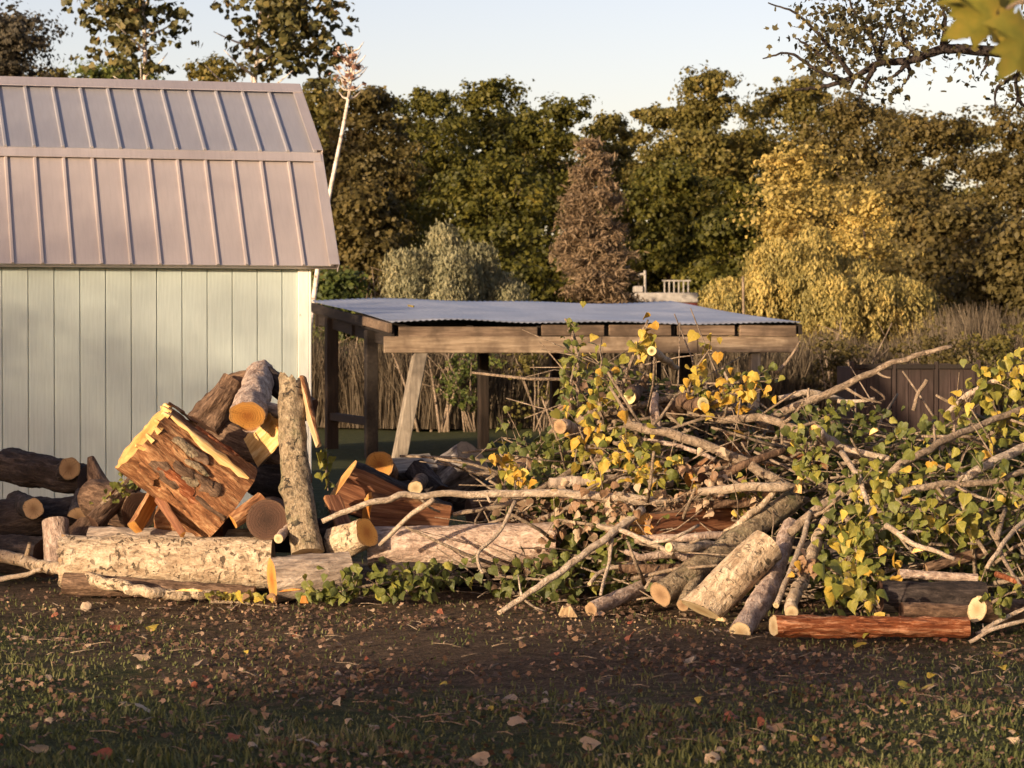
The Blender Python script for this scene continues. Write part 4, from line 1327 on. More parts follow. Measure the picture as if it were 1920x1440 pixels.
branch('brown twig just under the axe-cut branch', [(1190, 822, 15.0), (1270, 836, 15.0), (1340, 862, 15.0)], 5, 4, B_PINK, c0=E_PALE)
branch('arched branch over the dark hollow at upper centre', [(1290, 775, 15.3), (1370, 785, 15.2), (1440, 787, 15.1), (1512, 812, 15.0)], 8, 8, B_TWIG, stubs=3)
branch('long grey branch sweeping up to the right in front of the bin', [(1420, 800, 15.4), (1490, 762, 15.4), (1560, 735, 15.4), (1640, 695, 15.4), (1705, 670, 15.4), (1785, 650, 15.4)], 9, 4, B_TWIG, c1=E_PALE, stubs=3)
branch('short pale branch end pointing left near the arched branch', [(1460, 748, 15.5), (1520, 736, 15.5), (1580, 752, 15.6)], 6, 6, B_TWIGP, c0=E_PALE)
branch('stout branch with a round orange cut end beside green leaves', [(1526, 808, 14.55), (1570, 838, 14.8), (1640, 862, 15.0), (1668, 858, 15.1)], 12, 8, B_PINK, c0=E_YELLOW)
branch('pale peeled branch running right from the orange cut end', [(1570, 838, 14.75), (1620, 850, 14.7), (1668, 860, 14.65)], 6, 6, B_TWIGP, c1=E_PALE)
branch('long branch rising right through the green leaves', [(1480, 1000, 14.0), (1560, 935, 14.1), (1640, 900, 14.2), (1720, 855, 14.3), (1800, 812, 14.5), (1925, 765, 14.8)], 9, 6, B_TWIG, stubs=5)
branch('upper right branch rising past the bin with bright leaves', [(1772, 778, 15.0), (1815, 740, 15.0), (1870, 712, 15.0), (1935, 685, 15.0)], 5, 6, B_TWIGP, c0=E_PALE, stubs=2)
branch('pale branch pointing down left at the right of the pile', [(1768, 933, 14.1), (1812, 897, 14.2), (1865, 866, 14.3), (1935, 832, 14.5)], 9, 9, B_TWIGP, c0=E_PALE, stubs=2)
branch('drooping twig hanging down through the green leaves', [(1578, 848, 14.4), (1610, 895, 14.1), (1628, 950, 13.9), (1645, 1012, 13.7)], 6, 3, B_TWIGP, stubs=2)
branch('thin twig slanting down at the lower right', [(1838, 955, 14.0), (1865, 1010, 13.7), (1895, 1070, 13.3), (1915, 1100, 13.1)], 5, 3, B_TWIG, stubs=3)
branch('twig crossing the slanting twig at the lower right edge', [(1850, 1065, 13.4), (1880, 1020, 13.5), (1930, 965, 13.8)], 4, 5, B_TWIGP)
branch('short upright twig among the dead stems at lower right', [(1868, 1010, 13.6), (1876, 985, 13.7), (1885, 955, 13.8)], 6, 4, B_TWIG)
branch('upright twig rising in front of the dark bin', [(1712, 770, 15.6), (1722, 738, 15.6), (1738, 712, 15.6)], 4, 4, B_TWIG, c1=E_PALE)
branch('small pale twig slanting up left of the bin', [(1455, 700, 15.9), (1480, 672, 15.9), (1500, 640, 15.9)], 4, 2, B_TWIG)
branch('dark twig running left from the long grey branch', [(1620, 762, 15.5), (1660, 748, 15.5), (1632, 725, 15.5)], 3, 2, B_TWIGD)
branch('level twig near the top of the pile right of the arched branch', [(1570, 752, 15.4), (1610, 752, 15.4), (1640, 747, 15.4)], 4, 3, B_TWIGP)
branch('thin pale twig at the right edge above the red log', [(1830, 1190, 12.9), (1868, 1168, 12.9), (1940, 1135, 13.0)], 5, 4, B_TWIGP, stubs=3)
branch('second thin pale twig right of the red log on the grass', [(1818, 1205, 12.75), (1860, 1180, 12.75), (1935, 1160, 12.8)], 4, 4, B_TWIGP, stubs=2)
branch('reddish twig lying above the dark log at the right edge', [(1868, 1076, 13.3), (1900, 1088, 13.2), (1940, 1100, 13.2)], 6, 5, B_RED)
branch('thin dark stem hanging in the middle of the leaves', [(1590, 960, 13.9), (1592, 1020, 13.7), (1590, 1090, 13.4)], 5, 5, B_TWIG)
branch('thin twig curving over the green leaves at right', [(1640, 905, 14.1), (1700, 950, 14.0), (1760, 955, 14.0)], 4, 3, B_TWIG)
branch('dead stem slanting among the leaves at far right', [(1800, 930, 14.0), (1820, 990, 13.8), (1850, 1040, 13.6)], 5, 4, B_TWIG, stubs=2)
# poles stacked in the middle
branch('brown pole lying level just above the split log with the forked cut', [(1150, 958, 14.75), (1260, 950, 14.7), (1380, 945, 14.7), (1470, 948, 14.8)], 9, 8, B_BROWN, c0=E_TAN, c1=E_TAN)
branch('pale pole lying level between split log and short cut branch', [(1190, 1012, 14.35), (1290, 1008, 14.3), (1390, 1004, 14.4)], 8, 7, B_PINK, c0=E_PALE, c1=E_TAN)
branch('dark pole under the curved reddish branch', [(1160, 1066, 14.3), (1260, 1066, 14.3), (1340, 1060, 14.4)], 9, 9, B_BROWN, c0=E_TAN, c1=E_DARK)
branch('pale stick crossing the stacked poles at centre', [(1120, 985, 14.4), (1180, 1000, 14.3), (1262, 1040, 14.15)], 5, 5, B_TWIGP, c1=E_PALE)
branch('grey pole half hidden behind the level branch at centre', [(1030, 905, 15.0), (1140, 900, 14.95), (1260, 905, 14.95)], 10, 9, B_GREY, c0=E_TAN, c1=E_TAN)
branch('brown limb slanting out of the brush over the dark hollow', [(1330, 905, 14.8), (1400, 868, 14.8), (1470, 845, 14.9)], 9, 7, B_BROWN, c1=E_TAN)
branch('pale limb slanting up left of the splintered white top', [(1360, 1000, 14.35), (1420, 955, 14.45), (1468, 905, 14.6)], 7, 6, B_SPOT, c1=E_PALE)
branch('thin pale pole leaning beside the standing spotted branch', [(1455, 1135, 13.15), (1495, 1040, 13.6), (1520, 960, 14.0)], 6, 5, B_TWIGP, c0=E_PALE)
branch('bent grey limb at the right of the pile under the rising branch', [(1690, 925, 13.9), (1760, 910, 13.95), (1850, 905, 14.0), (1930, 880, 14.1)], 7, 6, B_TWIG, stubs=3)
branch('pale limb slanting down in front of the leaf curtain', [(1660, 985, 13.6), (1715, 1020, 13.5), (1790, 1048, 13.4)], 6, 4, B_TWIGP, stubs=2)
# sawn limbs at the top
branch('limb pointing at the camera with a pale ringed cut at the pile top', [(1205, 722, 16.4), (1190, 735, 15.8), (1180, 745, 15.2)], 14, 13, B_BROWN, c1=E_PITH)
branch('limb pointing right with a second pale ringed cut', [(1235, 768, 15.9), (1272, 762, 15.5), (1318, 757, 15.1)], 22, 13, B_BROWN, c1=E_PITH)
branch('hollow-ended pale stick near the yellow leaves at the top', [(1270, 690, 15.8), (1245, 672, 15.6), (1222, 658, 15.3)], 5, 9, B_TWIGP, c1=E_PITH)
branch('pinkish limb end left of the yellow leaves', [(1100, 815, 15.6), (1078, 806, 15.4), (1050, 800, 15.2)], 16, 14, B_PINK, c1=E_TAN)
branch('reddish upright limb in the middle of the pile top', [(1235, 830, 15.3), (1230, 790, 15.2), (1228, 740, 15.3)], 12, 8, B_PINK)
branch('grey branch crossing behind the ringed cuts', [(1080, 790, 15.6), (1160, 770, 15.5), (1260, 745, 15.6)], 7, 6, B_TWIG, stubs=2)
branch('thin branch rising through the yellow leaves at the pile top', [(1150, 800, 15.6), (1165, 730, 15.7), (1190, 660, 15.7), (1215, 600, 15.8)], 6, 2, B_TWIG, stubs=4)
branch('thin green-leaved shoot rising left of the pile top', [(1095, 820, 15.5), (1085, 740, 15.7), (1080, 650, 15.8), (1060, 598, 15.9)], 5, 2, B_TWIG, stubs=4)
# low right
log('rust-red peeled log lying in front on the lawn at right', (1450, 1174, 12.75), (1815, 1176, 12.85), 21, B_RED, 19, E_PALE, E_TAN, t0=(-.2, 0), rough=.2, furrow=.16)
log('dark brown log behind the rust-red log', (1650, 1118, 13.3), (1845, 1122, 13.35), 32, B_DARK, 30, E_DARK, E_TAN, rough=.12)
log('brown bark-covered log between the dark log and the red log', (1690, 1146, 13.05), (1812, 1148, 13.1), 17, B_BROWN, 16, E_DARK, E_TAN, rough=.1)
log('thin brown log lying on top of the dark log at right', (1685, 1076, 13.45), (1832, 1084, 13.5), 9, B_PINK, 8, E_TAN, E_TAN)
log('short brown branch log slanting above the dark logs at right', (1735, 1066, 13.7), (1842, 1036, 13.8), 10, B_BROWN, 11, E_TAN, E_TAN)
log('log at the right edge with an upright pale yellow oval end', (1832, 1142, 12.95), (1960, 1150, 13.22), 25, B_BROWN, 25, E_PALE, E_TAN, t0=(.0, .1))
log('dark log deep in the pile under the arched branch', (1360, 850, 15.9), (1560, 862, 15.9), 38, B_RUST, 36, E_DARK, E_DARK)
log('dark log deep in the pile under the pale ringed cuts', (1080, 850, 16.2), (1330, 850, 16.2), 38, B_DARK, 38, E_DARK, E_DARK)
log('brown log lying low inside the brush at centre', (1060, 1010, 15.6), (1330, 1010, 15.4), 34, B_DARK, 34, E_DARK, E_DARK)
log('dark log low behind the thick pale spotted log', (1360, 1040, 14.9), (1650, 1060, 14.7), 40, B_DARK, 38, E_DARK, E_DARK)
log('rust-coloured split face glimpsed below the sloping branch', (1300, 905, 15.1), (1335, 870, 15.2), 22, B_RUST, 20, E_ORANGE, E_ORANGE, flats=((190, .2),), swood=S_RED)

# ------------------------------------------------------------------ leaves
LEAFM = {}
for kn in LM:
    LEAFM[kn] = []
    for vv in range(4):
        pr = random.Random(sum(map(ord, kn)) + vv)
        cup = (.18, -.35, .45, -.6)[vv]
        V = []
        for (x_, y_, z_) in HV:
            V.append((x_ * pr.uniform(.86, 1.06), y_ * pr.uniform(.95, 1.05), z_ * 1.4 + cup * (x_ * x_ * 2.2) - cup * .6 * (y_ * y_) + pr.uniform(-.03, .03)))
        me = mesh_py('leaf', V, HF, True)
        me.materials.append(LM[kn])
        LEAFM[kn].append(me)
pl = random.Random(77)


def place_leaf(kind, pos, size, parent=None, flat=False):
    o = bpy.data.objects.new('leaf', pl.choice(LEAFM[kind]))
    COL.objects.link(o)
    if parent is not None:
        o.parent = parent
    if flat:
        n = Vector((pl.gauss(0, .35), pl.gauss(0, .35) - .25, 1)).normalized()
        dn = Vector((pl.uniform(-1, 1), pl.uniform(-1, 1), 0))
    else:
        n = Vector((pl.gauss(-.15, .65), -.55 + pl.gauss(0, .55), .40 + pl.gauss(0, .55))).normalized()
        dn = Vector((pl.gauss(0, .5), pl.gauss(-.2, .4), -1))
    a = dn.cross(n)
    if a.length < 1e-3:
        a = Vector((1, 0, 0))
    a.normalize()
    b = n.cross(a)
    o.matrix_local = Matrix.Translation(pos) @ Matrix((a, b, n)).transposed().to_4x4() @ Matrix.Diagonal((size * pl.uniform(.85, 1.1), size, size, 1))
    return o


def sprig(label, pts, n, spread, mix, size=.075, r=4.0, name='leafy_branch'):
    """a leafy branch: stem through the points, n leaves held round it within spread pixels"""
    W = [at(*p) for p in pts]
    A = W[0].copy()
    pp = smooth_path([w - A for w in W], 20)
    root = empty(name, A)
    tag(root, label, 'leafy branch', None)
    V, F = tube(pp, metres(r, pts[0][2]), metres(r * .35, pts[0][2]), 6, .12, n)
    kinds = [k_ for k_, w_ in mix.items() for _ in range(int(w_ * 100))]
    sp = metres(spread, pts[0][2])
    leaves = []
    n = int(n * 1.2)
    for q in range(n):
        i = pl.randint(0, 19)
        g = Vector((pl.gauss(0, .55), pl.gauss(-.25, .5), pl.gauss(0, .55)))
        pos = pp[i] + g * sp
        leaves.append((pl.choice(kinds), pos, size * .82 * pl.uniform(.6, 1.2)))
        if q % 3 == 0:
            add_to(V, F, *tube([pp[i], pp[i].lerp(pos, .5) + Vector((0, 0, .01)), pos], .0035, .0018, 4))
    link('stem', mesh_py('stem', V, F, True), root, mats=B_TWIG)
    for kd, pos, s in leaves:
        if (A + pos).z < .02:
            pos.z = .03 - A.z
        place_leaf(kd, pos, s, root)
    return root


Y_ = {'yellow': .45, 'gold': .25, 'lime': .3}
YG = {'yellow': .25, 'gold': .12, 'lime': .33, 'green': .3}
GR = {'green': .55, 'dark': .25, 'lime': .15, 'yellow': .05}
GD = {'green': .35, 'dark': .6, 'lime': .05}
DRY = {'dry': .5, 'pale': .45, 'lime': .05}
sprig('yellow-leaved shoot standing highest against the shelter beam', [(1205, 690, 15.5), (1195, 650, 15.5), (1215, 608, 15.5)], 17, 22, {'yellow': .7, 'gold': .2, 'lime': .1}, .085)
sprig('green shoot reaching above the left end of the pile top', [(1085, 700, 15.8), (1075, 640, 15.8), (1062, 600, 15.8)], 26, 26, {'lime': .4, 'green': .6}, .06)
sprig('yellow-green leaves left of the ringed cut at the pile top', [(1130, 780, 15.3), (1120, 730, 15.4), (1130, 668, 15.5)], 40, 44, YG, .075)
sprig('green leaves hanging at the left of the pile top', [(1075, 770, 15.6), (1070, 720, 15.6), (1085, 660, 15.7)], 34, 34, {'lime': .35, 'green': .65}, .065)
sprig('golden leaves down the left flank below the pinkish limb', [(1130, 900, 14.9), (1105, 850, 15.0), (1085, 800, 15.0)], 38, 42, Y_, .085)
sprig('small bunch of golden leaves at the left foot of the brush', [(985, 905, 15.0), (955, 885, 15.0), (925, 868, 15.0)], 22, 30, {'gold': .5, 'yellow': .25, 'lime': .25}, .085)
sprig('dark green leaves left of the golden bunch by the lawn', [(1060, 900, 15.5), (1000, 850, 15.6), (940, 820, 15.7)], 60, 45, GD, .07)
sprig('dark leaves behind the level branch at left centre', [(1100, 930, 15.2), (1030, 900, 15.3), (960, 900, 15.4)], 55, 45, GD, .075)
sprig('bright yellow leaves above the second ringed cut', [(1290, 735, 15.4), (1300, 700, 15.5), (1330, 655, 15.5)], 20, 28, {'gold': .4, 'yellow': .4, 'lime': .2}, .085)
sprig('cluster of golden leaves right of the second ringed cut', [(1330, 760, 15.2), (1370, 740, 15.2), (1425, 735, 15.2)], 44, 36, {'gold': .5, 'yellow': .35, 'lime': .15}, .085)
sprig('yellow-green leaves behind the golden cluster', [(1300, 760, 15.8), (1370, 720, 15.9), (1440, 715, 15.9)], 44, 36, {'lime': .5, 'green': .4, 'yellow': .1}, .075)
sprig('green and yellow leaves in front of the ringed cuts', [(1150, 830, 14.9), (1210, 850, 14.8), (1290, 870, 14.8)], 42, 42, YG, .08)
sprig('golden leaves below the sloping branch at centre', [(1250, 900, 14.7), (1220, 890, 14.7), (1150, 880, 14.8)], 30, 36, {'gold': .35, 'yellow': .2, 'lime': .35, 'green': .1}, .085)
sprig('dry pinkish leaves caught on the level branch at centre', [(1060, 925, 14.7), (1180, 945, 14.6), (1330, 935, 14.7)], 70, 32, DRY, .07)
sprig('dry leaves dangling below the level branch', [(1040, 975, 14.6), (1130, 985, 14.5), (1230, 985, 14.5)], 50, 34, {'dry': .5, 'pale': .3, 'green': .2}, .065)
sprig('dry pale leaves under the splintered white top', [(1300, 880, 14.7), (1370, 900, 14.7), (1430, 935, 14.7)], 40, 34, DRY, .07)
sprig('green leaves above the round orange cut end', [(1500, 800, 14.9), (1560, 785, 15.0), (1640, 790, 15.1)], 62, 34, GD, .075)
sprig('green leaves hanging below the round orange cut end', [(1510, 820, 14.5), (1515, 860, 14.5), (1530, 890, 14.5)], 42, 30, GR, .075)
sprig('mixed leaves at the top right of the pile below the bin', [(1660, 850, 14.8), (1720, 820, 14.9), (1800, 800, 15.0)], 56, 42, GR, .075)
sprig('bright lime leaves of the upper right branch', [(1800, 760, 15.0), (1850, 720, 15.0), (1915, 690, 15.0)], 50, 40, {'lime': .55, 'yellow': .25, 'green': .2}, .085)
sprig('yellow and green leaves at the right edge below the upper branch', [(1850, 820, 14.8), (1890, 790, 14.8), (1930, 770, 14.8)], 50, 44, YG, .085)
sprig('leaves in front of the long rising branch at right', [(1600, 930, 14.1), (1680, 910, 14.1), (1760, 890, 14.1)], 66, 46, {'green': .5, 'lime': .3, 'yellow': .14, 'gold': .06}, .085)
sprig('bright yellow leaf cluster below the pale pointing branch', [(1700, 1000, 13.7), (1780, 985, 13.7), (1830, 970, 13.8)], 60, 46, {'lime': .4, 'yellow': .2, 'green': .4}, .085)
sprig('green leaves hanging in the middle right of the brush', [(1560, 960, 13.9), (1620, 985, 13.8), (1700, 960, 13.8)], 80, 50, GR, .08)
sprig('leaf curtain to the right of the standing spotted branch', [(1590, 1000, 13.6), (1610, 1040, 13.5), (1640, 1090, 13.4)], 78, 46, {'green': .45, 'lime': .35, 'yellow': .15, 'gold': .05}, .085)
sprig('large limp leaves drooping over the rust-red log', [(1560, 1080, 13.1), (1590, 1110, 13.0), (1650, 1140, 12.85)], 26, 44, {'lime': .45, 'green': .3, 'yellow': .25}, .105)
sprig('dark leaves low between standing branch and leaf curtain', [(1520, 1040, 14.1), (1560, 1070, 14.0), (1600, 1100, 13.9)], 50, 42, GD, .08)
sprig('green leaves low at the right edge above the twigs', [(1850, 900, 14.1), (1890, 930, 14.0), (1930, 950, 14.0)], 54, 44, GR, .08)
sprig('dark leaves at the lower right behind the pale oval end', [(1800, 1010, 14.1), (1860, 1060, 13.9), (1930, 1090, 13.8)], 60, 46, GD, .08)
sprig('green leaves beside the pale oval end at the right edge', [(1860, 1130, 12.9), (1885, 1115, 12.9), (1925, 1105, 12.9)], 22, 22, GR, .07)
sprig('low green leafy shoot on the lawn in front of the cracked log', [(590, 1125, 14.4), (680, 1100, 14.4), (780, 1085, 14.5)], 110, 36, {'green': .65, 'dark': .25, 'lime': .1}, .075)
sprig('green leafy shoot on the ground right of the low shoot', [(760, 1110, 14.4), (820, 1085, 14.6), (880, 1070, 14.8)], 60, 34, GD, .075)
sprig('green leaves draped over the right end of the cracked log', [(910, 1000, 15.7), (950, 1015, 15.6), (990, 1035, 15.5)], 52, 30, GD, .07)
sprig('yellow-green leaves lying at the foot of the big spotted log', [(395, 1128, 14.5), (450, 1130, 14.5), (520, 1138, 14.4)], 22, 24, {'lime': .5, 'yellow': .2, 'dry': .3}, .075)
sprig('green sprig caught left of the giant log', [(190, 945, 15.4), (220, 925, 15.4), (240, 905, 15.5)], 22, 22, {'green': .6, 'lime': .4}, .055)
sprig('yellow-green leaves hanging right of the upright log', [(612, 850, 15.4), (612, 880, 15.4), (615, 920, 15.4)], 14, 14, {'lime': .7, 'green': .3}, .075)
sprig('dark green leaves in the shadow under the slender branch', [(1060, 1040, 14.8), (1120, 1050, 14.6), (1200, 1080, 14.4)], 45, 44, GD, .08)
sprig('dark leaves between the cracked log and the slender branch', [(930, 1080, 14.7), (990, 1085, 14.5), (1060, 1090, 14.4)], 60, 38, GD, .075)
sprig('yellow-green leaves at the centre above the split log', [(1440, 945, 14.7), (1400, 930, 14.8), (1350, 960, 14.8)], 36, 32, {'lime': .4, 'green': .5, 'yellow': .1}, .075)
sprig('brown dead leaves on the standing spotted branch', [(1490, 1070, 13.3), (1510, 1060, 13.3), (1530, 1065, 13.3)], 20, 14, {'dry': .7, 'gold': .3}, .06)


# ---- the inside of the brush: far too dense to count
def top_line(px):
    return np.interp(px, [880, 960, 1030, 1070, 1150, 1250, 1350, 1450, 1550, 1650, 1750, 1850, 1960, 2300], [900, 850, 800, 690, 665, 705, 735, 760, 780, 800, 800, 770, 740, 800])


def tangle_points(n, seed, x0, x1, y_lo=1110.0, depth=1.1):
    rng = np.random.default_rng(seed)
    px = rng.uniform(x0, x1, n)
    yt = top_line(px)
    f = rng.random(n)
    py = yt + 12 + (y_lo - yt - 12) * f
    d = 14.3 + (1 - f) * 1.45 + .25 + rng.random(n) * depth + .15 * np.sin(px * .03)
    d = d - np.clip((px - 1500) / 400, 0, 1) * .7
    P = np.array([at(a, b, c) for a, b, c in zip(px, py, d)])
    P[:, 2] = np.maximum(P[:, 2], .02)
    return P, rng


F_TANGLE = foliage('brush_leaves', [(0, (.03, .042, .013)), (.5, (.08, .095, .022)), (.85, (.16, .15, .032)), (1, (.34, .26, .045))], .3, 2.0)
F_DRYT = foliage('brush_dry_leaves', [(0, (.07, .04, .022)), (.5, (.18, .11, .065)), (.85, (.32, .22, .14)), (1, (.45, .33, .22))], .25, 2.0)
P, rng = tangle_points(7500, 41, 1000, 2150)
Nn = rng.normal(size=P.shape) * .6 + np.array([-.1, -.7, .45])
tag(link('leaf_tangle', cloud_mesh('leaf_tangle', P, Nn, rng.uniform(.04, .08, len(P)), T_HEART, rng), mats=F_TANGLE), 'dense green leaves filling the inside of the brush pile', 'leaves', kind='stuff')
P, rng = tangle_points(1700, 42, 920, 1480, 1100)
Nn = rng.normal(size=P.shape) * .7 + np.array([-.1, -.5, .5])
tag(link('dry_leaf_tangle', cloud_mesh('dry_leaf_tangle', P, Nn, rng.uniform(.04, .08, len(P)), T_HEART, rng), mats=F_DRYT), 'dry brown leaves caught deep in the brush pile', 'leaves', kind='stuff')
P, rng = tangle_points(1000, 43, 900, 2150, 1120, .9)
P2, rng = tangle_points(330, 44, 1080, 2100, 1110, .3)
P2[:, 1] -= .45
P = np.concatenate([P, P2])
V, F = [], []
pr = random.Random(9)
for p in P:
    p = Vector(p)
    dr = Vector((pr.gauss(0, 1), pr.gauss(-.1, .5), pr.gauss(0, .45))).normalized() * pr.uniform(.15, .7)
    e = p + dr
    e.z = max(e.z, .02)
    m = p.lerp(e, .5) + Vector((pr.gauss(0, .02), pr.gauss(0, .02), pr.gauss(0, .02)))
    r_ = pr.choice((.004, .005, .006, .009, .013))
    add_to(V, F, *tube([p, m, e], r_, r_ * .6, 5))
tag(link('twig_tangle', mesh_py('twig_tangle', V, F, True), mats=B_TWIG), 'tangle of thin twigs inside the brush pile', 'twigs', kind='stuff')

# ---- fallen leaves
rng = np.random.default_rng(21)
N = 36000
y = 1.0 / rng.uniform(1 / 17.5, 1 / 8.4, N); x = rng.uniform(-1, 1, N) * (y * .22 + .5)
drift = np.clip(.5 + .9 * np.sin(x * 2.3 + 1.1 * np.sin(y * 1.9)) * np.sin(y * 2.7 + x), .08, 1)
keep = rng.random(N) < (.30 + .70 * soil_amount(x, y)) * drift
x, y = x[keep], y[keep]
P = np.stack([x, y, ground_z(x, y) + rng.uniform(.006, .03, len(x))], -1)
Nn = rng.normal(size=P.shape) * .45 + np.array([0, -.1, 1])
F_LIT = foliage('leaf_litter', [(0, (.045, .026, .017)), (.5, (.12, .07, .045)), (.8, (.24, .145, .095)), (1, (.50, .36, .25))], .15, 1.5, .8, .15, .35)
tag(link('leaf_litter', cloud_mesh('leaf_litter', P, Nn, rng.uniform(.012, .038, len(P)), T_LOBED, rng), mats=F_LIT), 'brown leaf litter and bark crumbs strewn over the lawn', 'leaf litter', kind='stuff')
N = 1100
sx = np.concatenate([rng.normal(.9, .75, N // 2), rng.normal(-1.6, .8, N // 2)]); sy = np.concatenate([rng.normal(13.1, .45, N // 2), rng.normal(14.2, .35, N // 2)])
P = np.stack([sx, sy, ground_z(sx, sy) + rng.uniform(.004, .02, N)], -1)
F_SAW = foliage('wood_chips', [(0, (.10, .06, .035)), (.5, (.22, .14, .08)), (1, (.42, .30, .18))], .0, 2.0, .8, .15, .2)
tag(link('sawdust', cloud_mesh('sawdust', P, rng.normal(size=P.shape) * .6 + np.array([0, 0, 1]), rng.uniform(.008, .024, N), T_RHOMB, rng), mats=F_SAW), 'pale sawdust and small chips strewn along the foot of the pile', 'sawdust', kind='stuff')
V, F = [], []
pr = random.Random(19)
for _ in range(260):
    yy = pr.uniform(9.0, 14.6); xx = pr.uniform(-1, 1) * yy * .21
    p = Vector((xx, yy, float(ground_z(np.array(xx), np.array(yy))) + .012)); an = pr.uniform(0, 3.14); l_ = pr.uniform(.03, .16)
    e = p + Vector((math.cos(an) * l_, math.sin(an) * l_, pr.uniform(0, .015)))
    add_to(V, F, *tube([p, p.lerp(e, .5) + Vector((pr.uniform(-.01, .01), 0, .006)), e], .0035, .002, 4))
tag(link('ground_twigs', mesh_py('ground_twigs', V, F, True), mats=B_TWIG), 'small broken twigs lying about on the lawn', 'twigs', kind='stuff')
FALL = {'pale': ('pale curled leaf lying', 'pale fallen leaves on the lawn'), 'dry': ('tan dry leaf lying', 'tan fallen leaves on the lawn'),
        'yellow': ('yellow leaf lying', 'yellow fallen leaves on the lawn'), 'red': ('reddish leaf lying', 'reddish fallen leaves on the lawn')}
spots = []
for (fx, fy, kd) in ((970, 1360, 'pale'), (1735, 1285, 'yellow'), (898, 1415, 'pale'), (1850, 1425, 'yellow'), (1290, 1235, 'pale'), (1180, 1205, 'red'), (265, 1230, 'pale'), (372, 1242, 'pale'), (160, 1135, 'pale'), (285, 1163, 'yellow'), (220, 1160, 'red'), (190, 1418, 'red'), (440, 1378, 'red'), (70, 1413, 'pale'), (270, 1315, 'pale'), (390, 1297, 'dry'), (535, 1265, 'pale'), (1335, 1425, 'pale'), (1450, 1375, 'dry'), (1700, 1285, 'lime'), (1370, 1355, 'red'), (1550, 1395, 'dry'), (950, 1305, 'pale'), (1875, 1290, 'dry'), (1108, 1395, 'pale'), (590, 1395, 'pale'), (1870, 1215, 'yellow'), (1610, 1200, 'yellow')):
    spots.append((fx, fy, kd, .075))
for q in range(150):
    fy = 1125 + 310 * pl.random() ** 1.15
    fx = pl.uniform(-10, 1930)
    kd = pl.choices(('pale', 'dry', 'red', 'yellow'), (.40, .40, .13, .07))[0]
    spots.append((fx, fy, kd, pl.uniform(.028, .05)))
for (fx, fy, kd, s) in spots:
    g = on_ground(fx, fy)
    z = float(ground_z(np.array(g.x), np.array(g.y))) + .022
    o = place_leaf(kd if kd in LEAFM else 'lime', Vector((g.x, g.y, z)), s, None, True)
    o.name = 'fallen_leaf'
    if kd in FALL:
        zone = ('at left', 'at left of centre', 'at right of centre', 'at right')[min(3, max(0, int(fx // 480)))]
        zone = ('close in front of the pile ' if fy < 1215 else 'on the middle of the lawn ' if fy < 1320 else 'on the nearest grass ') + zone
        tag(o, FALL[kd][0] + ' ' + zone, 'leaf', FALL[kd][1] + ' ' + zone)
    else:
        tag(o, 'green leaf lying on the dark lawn at right', 'leaf')


# ---- splintered wood standing up from the lichen log, offcuts on the soil
def chip(label, px, py, d, lx, lz, th, mat, rz, tilt=0.0):
    pr = random.Random(int(px * 3 + py))
    p = at(px, py, d) if d else on_ground(px, py) + Vector((0, 0, .01))
    V = [(-lx * .5, -th, 0), (lx * .45, -th, -lz * .05), (lx * .5, th, 0), (-lx * .4, th, 0), (-lx * .3, -th * .6, lz * .8), (lx * .1, -th * .5, lz), (lx * .36, th * .5, lz * .7), (-lx * .25, th * .4, lz * .95)]
    F = [(0, 1, 5, 4), (1, 2, 6, 5), (2, 3, 7, 6), (3, 0, 4, 7), (4, 5, 6, 7), (3, 2, 1, 0)]
    o = link('wood_chip', mesh_py('wood_chip', V, F), None, p, mats=mat)
    o.rotation_euler = (pr.uniform(-.3, .3), tilt, rz)
    tag(o, label, 'wood chip')


chip('pale wedge-shaped offcut lying on the soil left of the brown log', 1064, 1158, None, .10, .055, .03, S_TAN, .3)
chip('white splinter standing at the top of the lichen log', 1495, 922, 14.55, .05, .10, .012, S_YEL, .2, .1)
chip('small pale sliver on the soil under the thick pale log', 1353, 1168, None, .06, .02, .012, S_TAN, -.6)
chip('yellow splinter on the grass in front of the spotted log', 355, 1108, 14.4, .16, .012, .008, S_YEL, -.1)
chip('pale sliver among the leaves below the green cluster', 1640, 812, 14.7, .06, .03, .01, S_YEL, -.5, -.5)
chip('pale peeled sliver on the leaves above the dark logs at right', 1722, 1033, 13.5, .08, .018, .01, S_YEL, 0, -.25)
chip('orange bark scrap on the grass by the short grey log', 570, 1130, 14.2, .05, .04, .01, S_ORG, .4)
chip('orange splinter lying right of the short grey log end', 545, 1108, 14.3, .13, .012, .008, S_ORG, 0, -.1)

# ------------------------------------------------------------------ maple overhanging from the right
mt = at(2120, 640, 19.5)
maple = empty('maple_tree', (mt.x, mt.y, 0))
tag(maple, 'maple whose bare crooked limb and small leaves hang in at the upper right', 'tree')
MB = Vector((mt.x, mt.y, 0))
V, F = tube(smooth_path([(0, 0, -.2), (.05, 0, 1.5), (-.02, .05, 3.2), (.1, 0, 5.5)], 20), .20, .10, 12, .1, 3)
link('trunk', mesh_py('trunk', V, F, True), maple, mats=B_DARK)


def mlimb(pts, r0, r1, dd=19.5):
    W = [at(*p, dd) - MB for p in pts]
    pp = smooth_path(W, max(10, 6 * len(pts)))
    for i in range(1, len(pp) - 1):
        pp[i] += Vector((mnoise.noise(Vector((i * .7, pts[0][0], 1))), mnoise.noise(Vector((i * .7, pts[0][0], 5))), mnoise.noise(Vector((i * .7, pts[0][0], 8))))) * .012
    return tube(pp, metres(r0, dd), metres(r1, dd), 8, .12, pts[0][0])


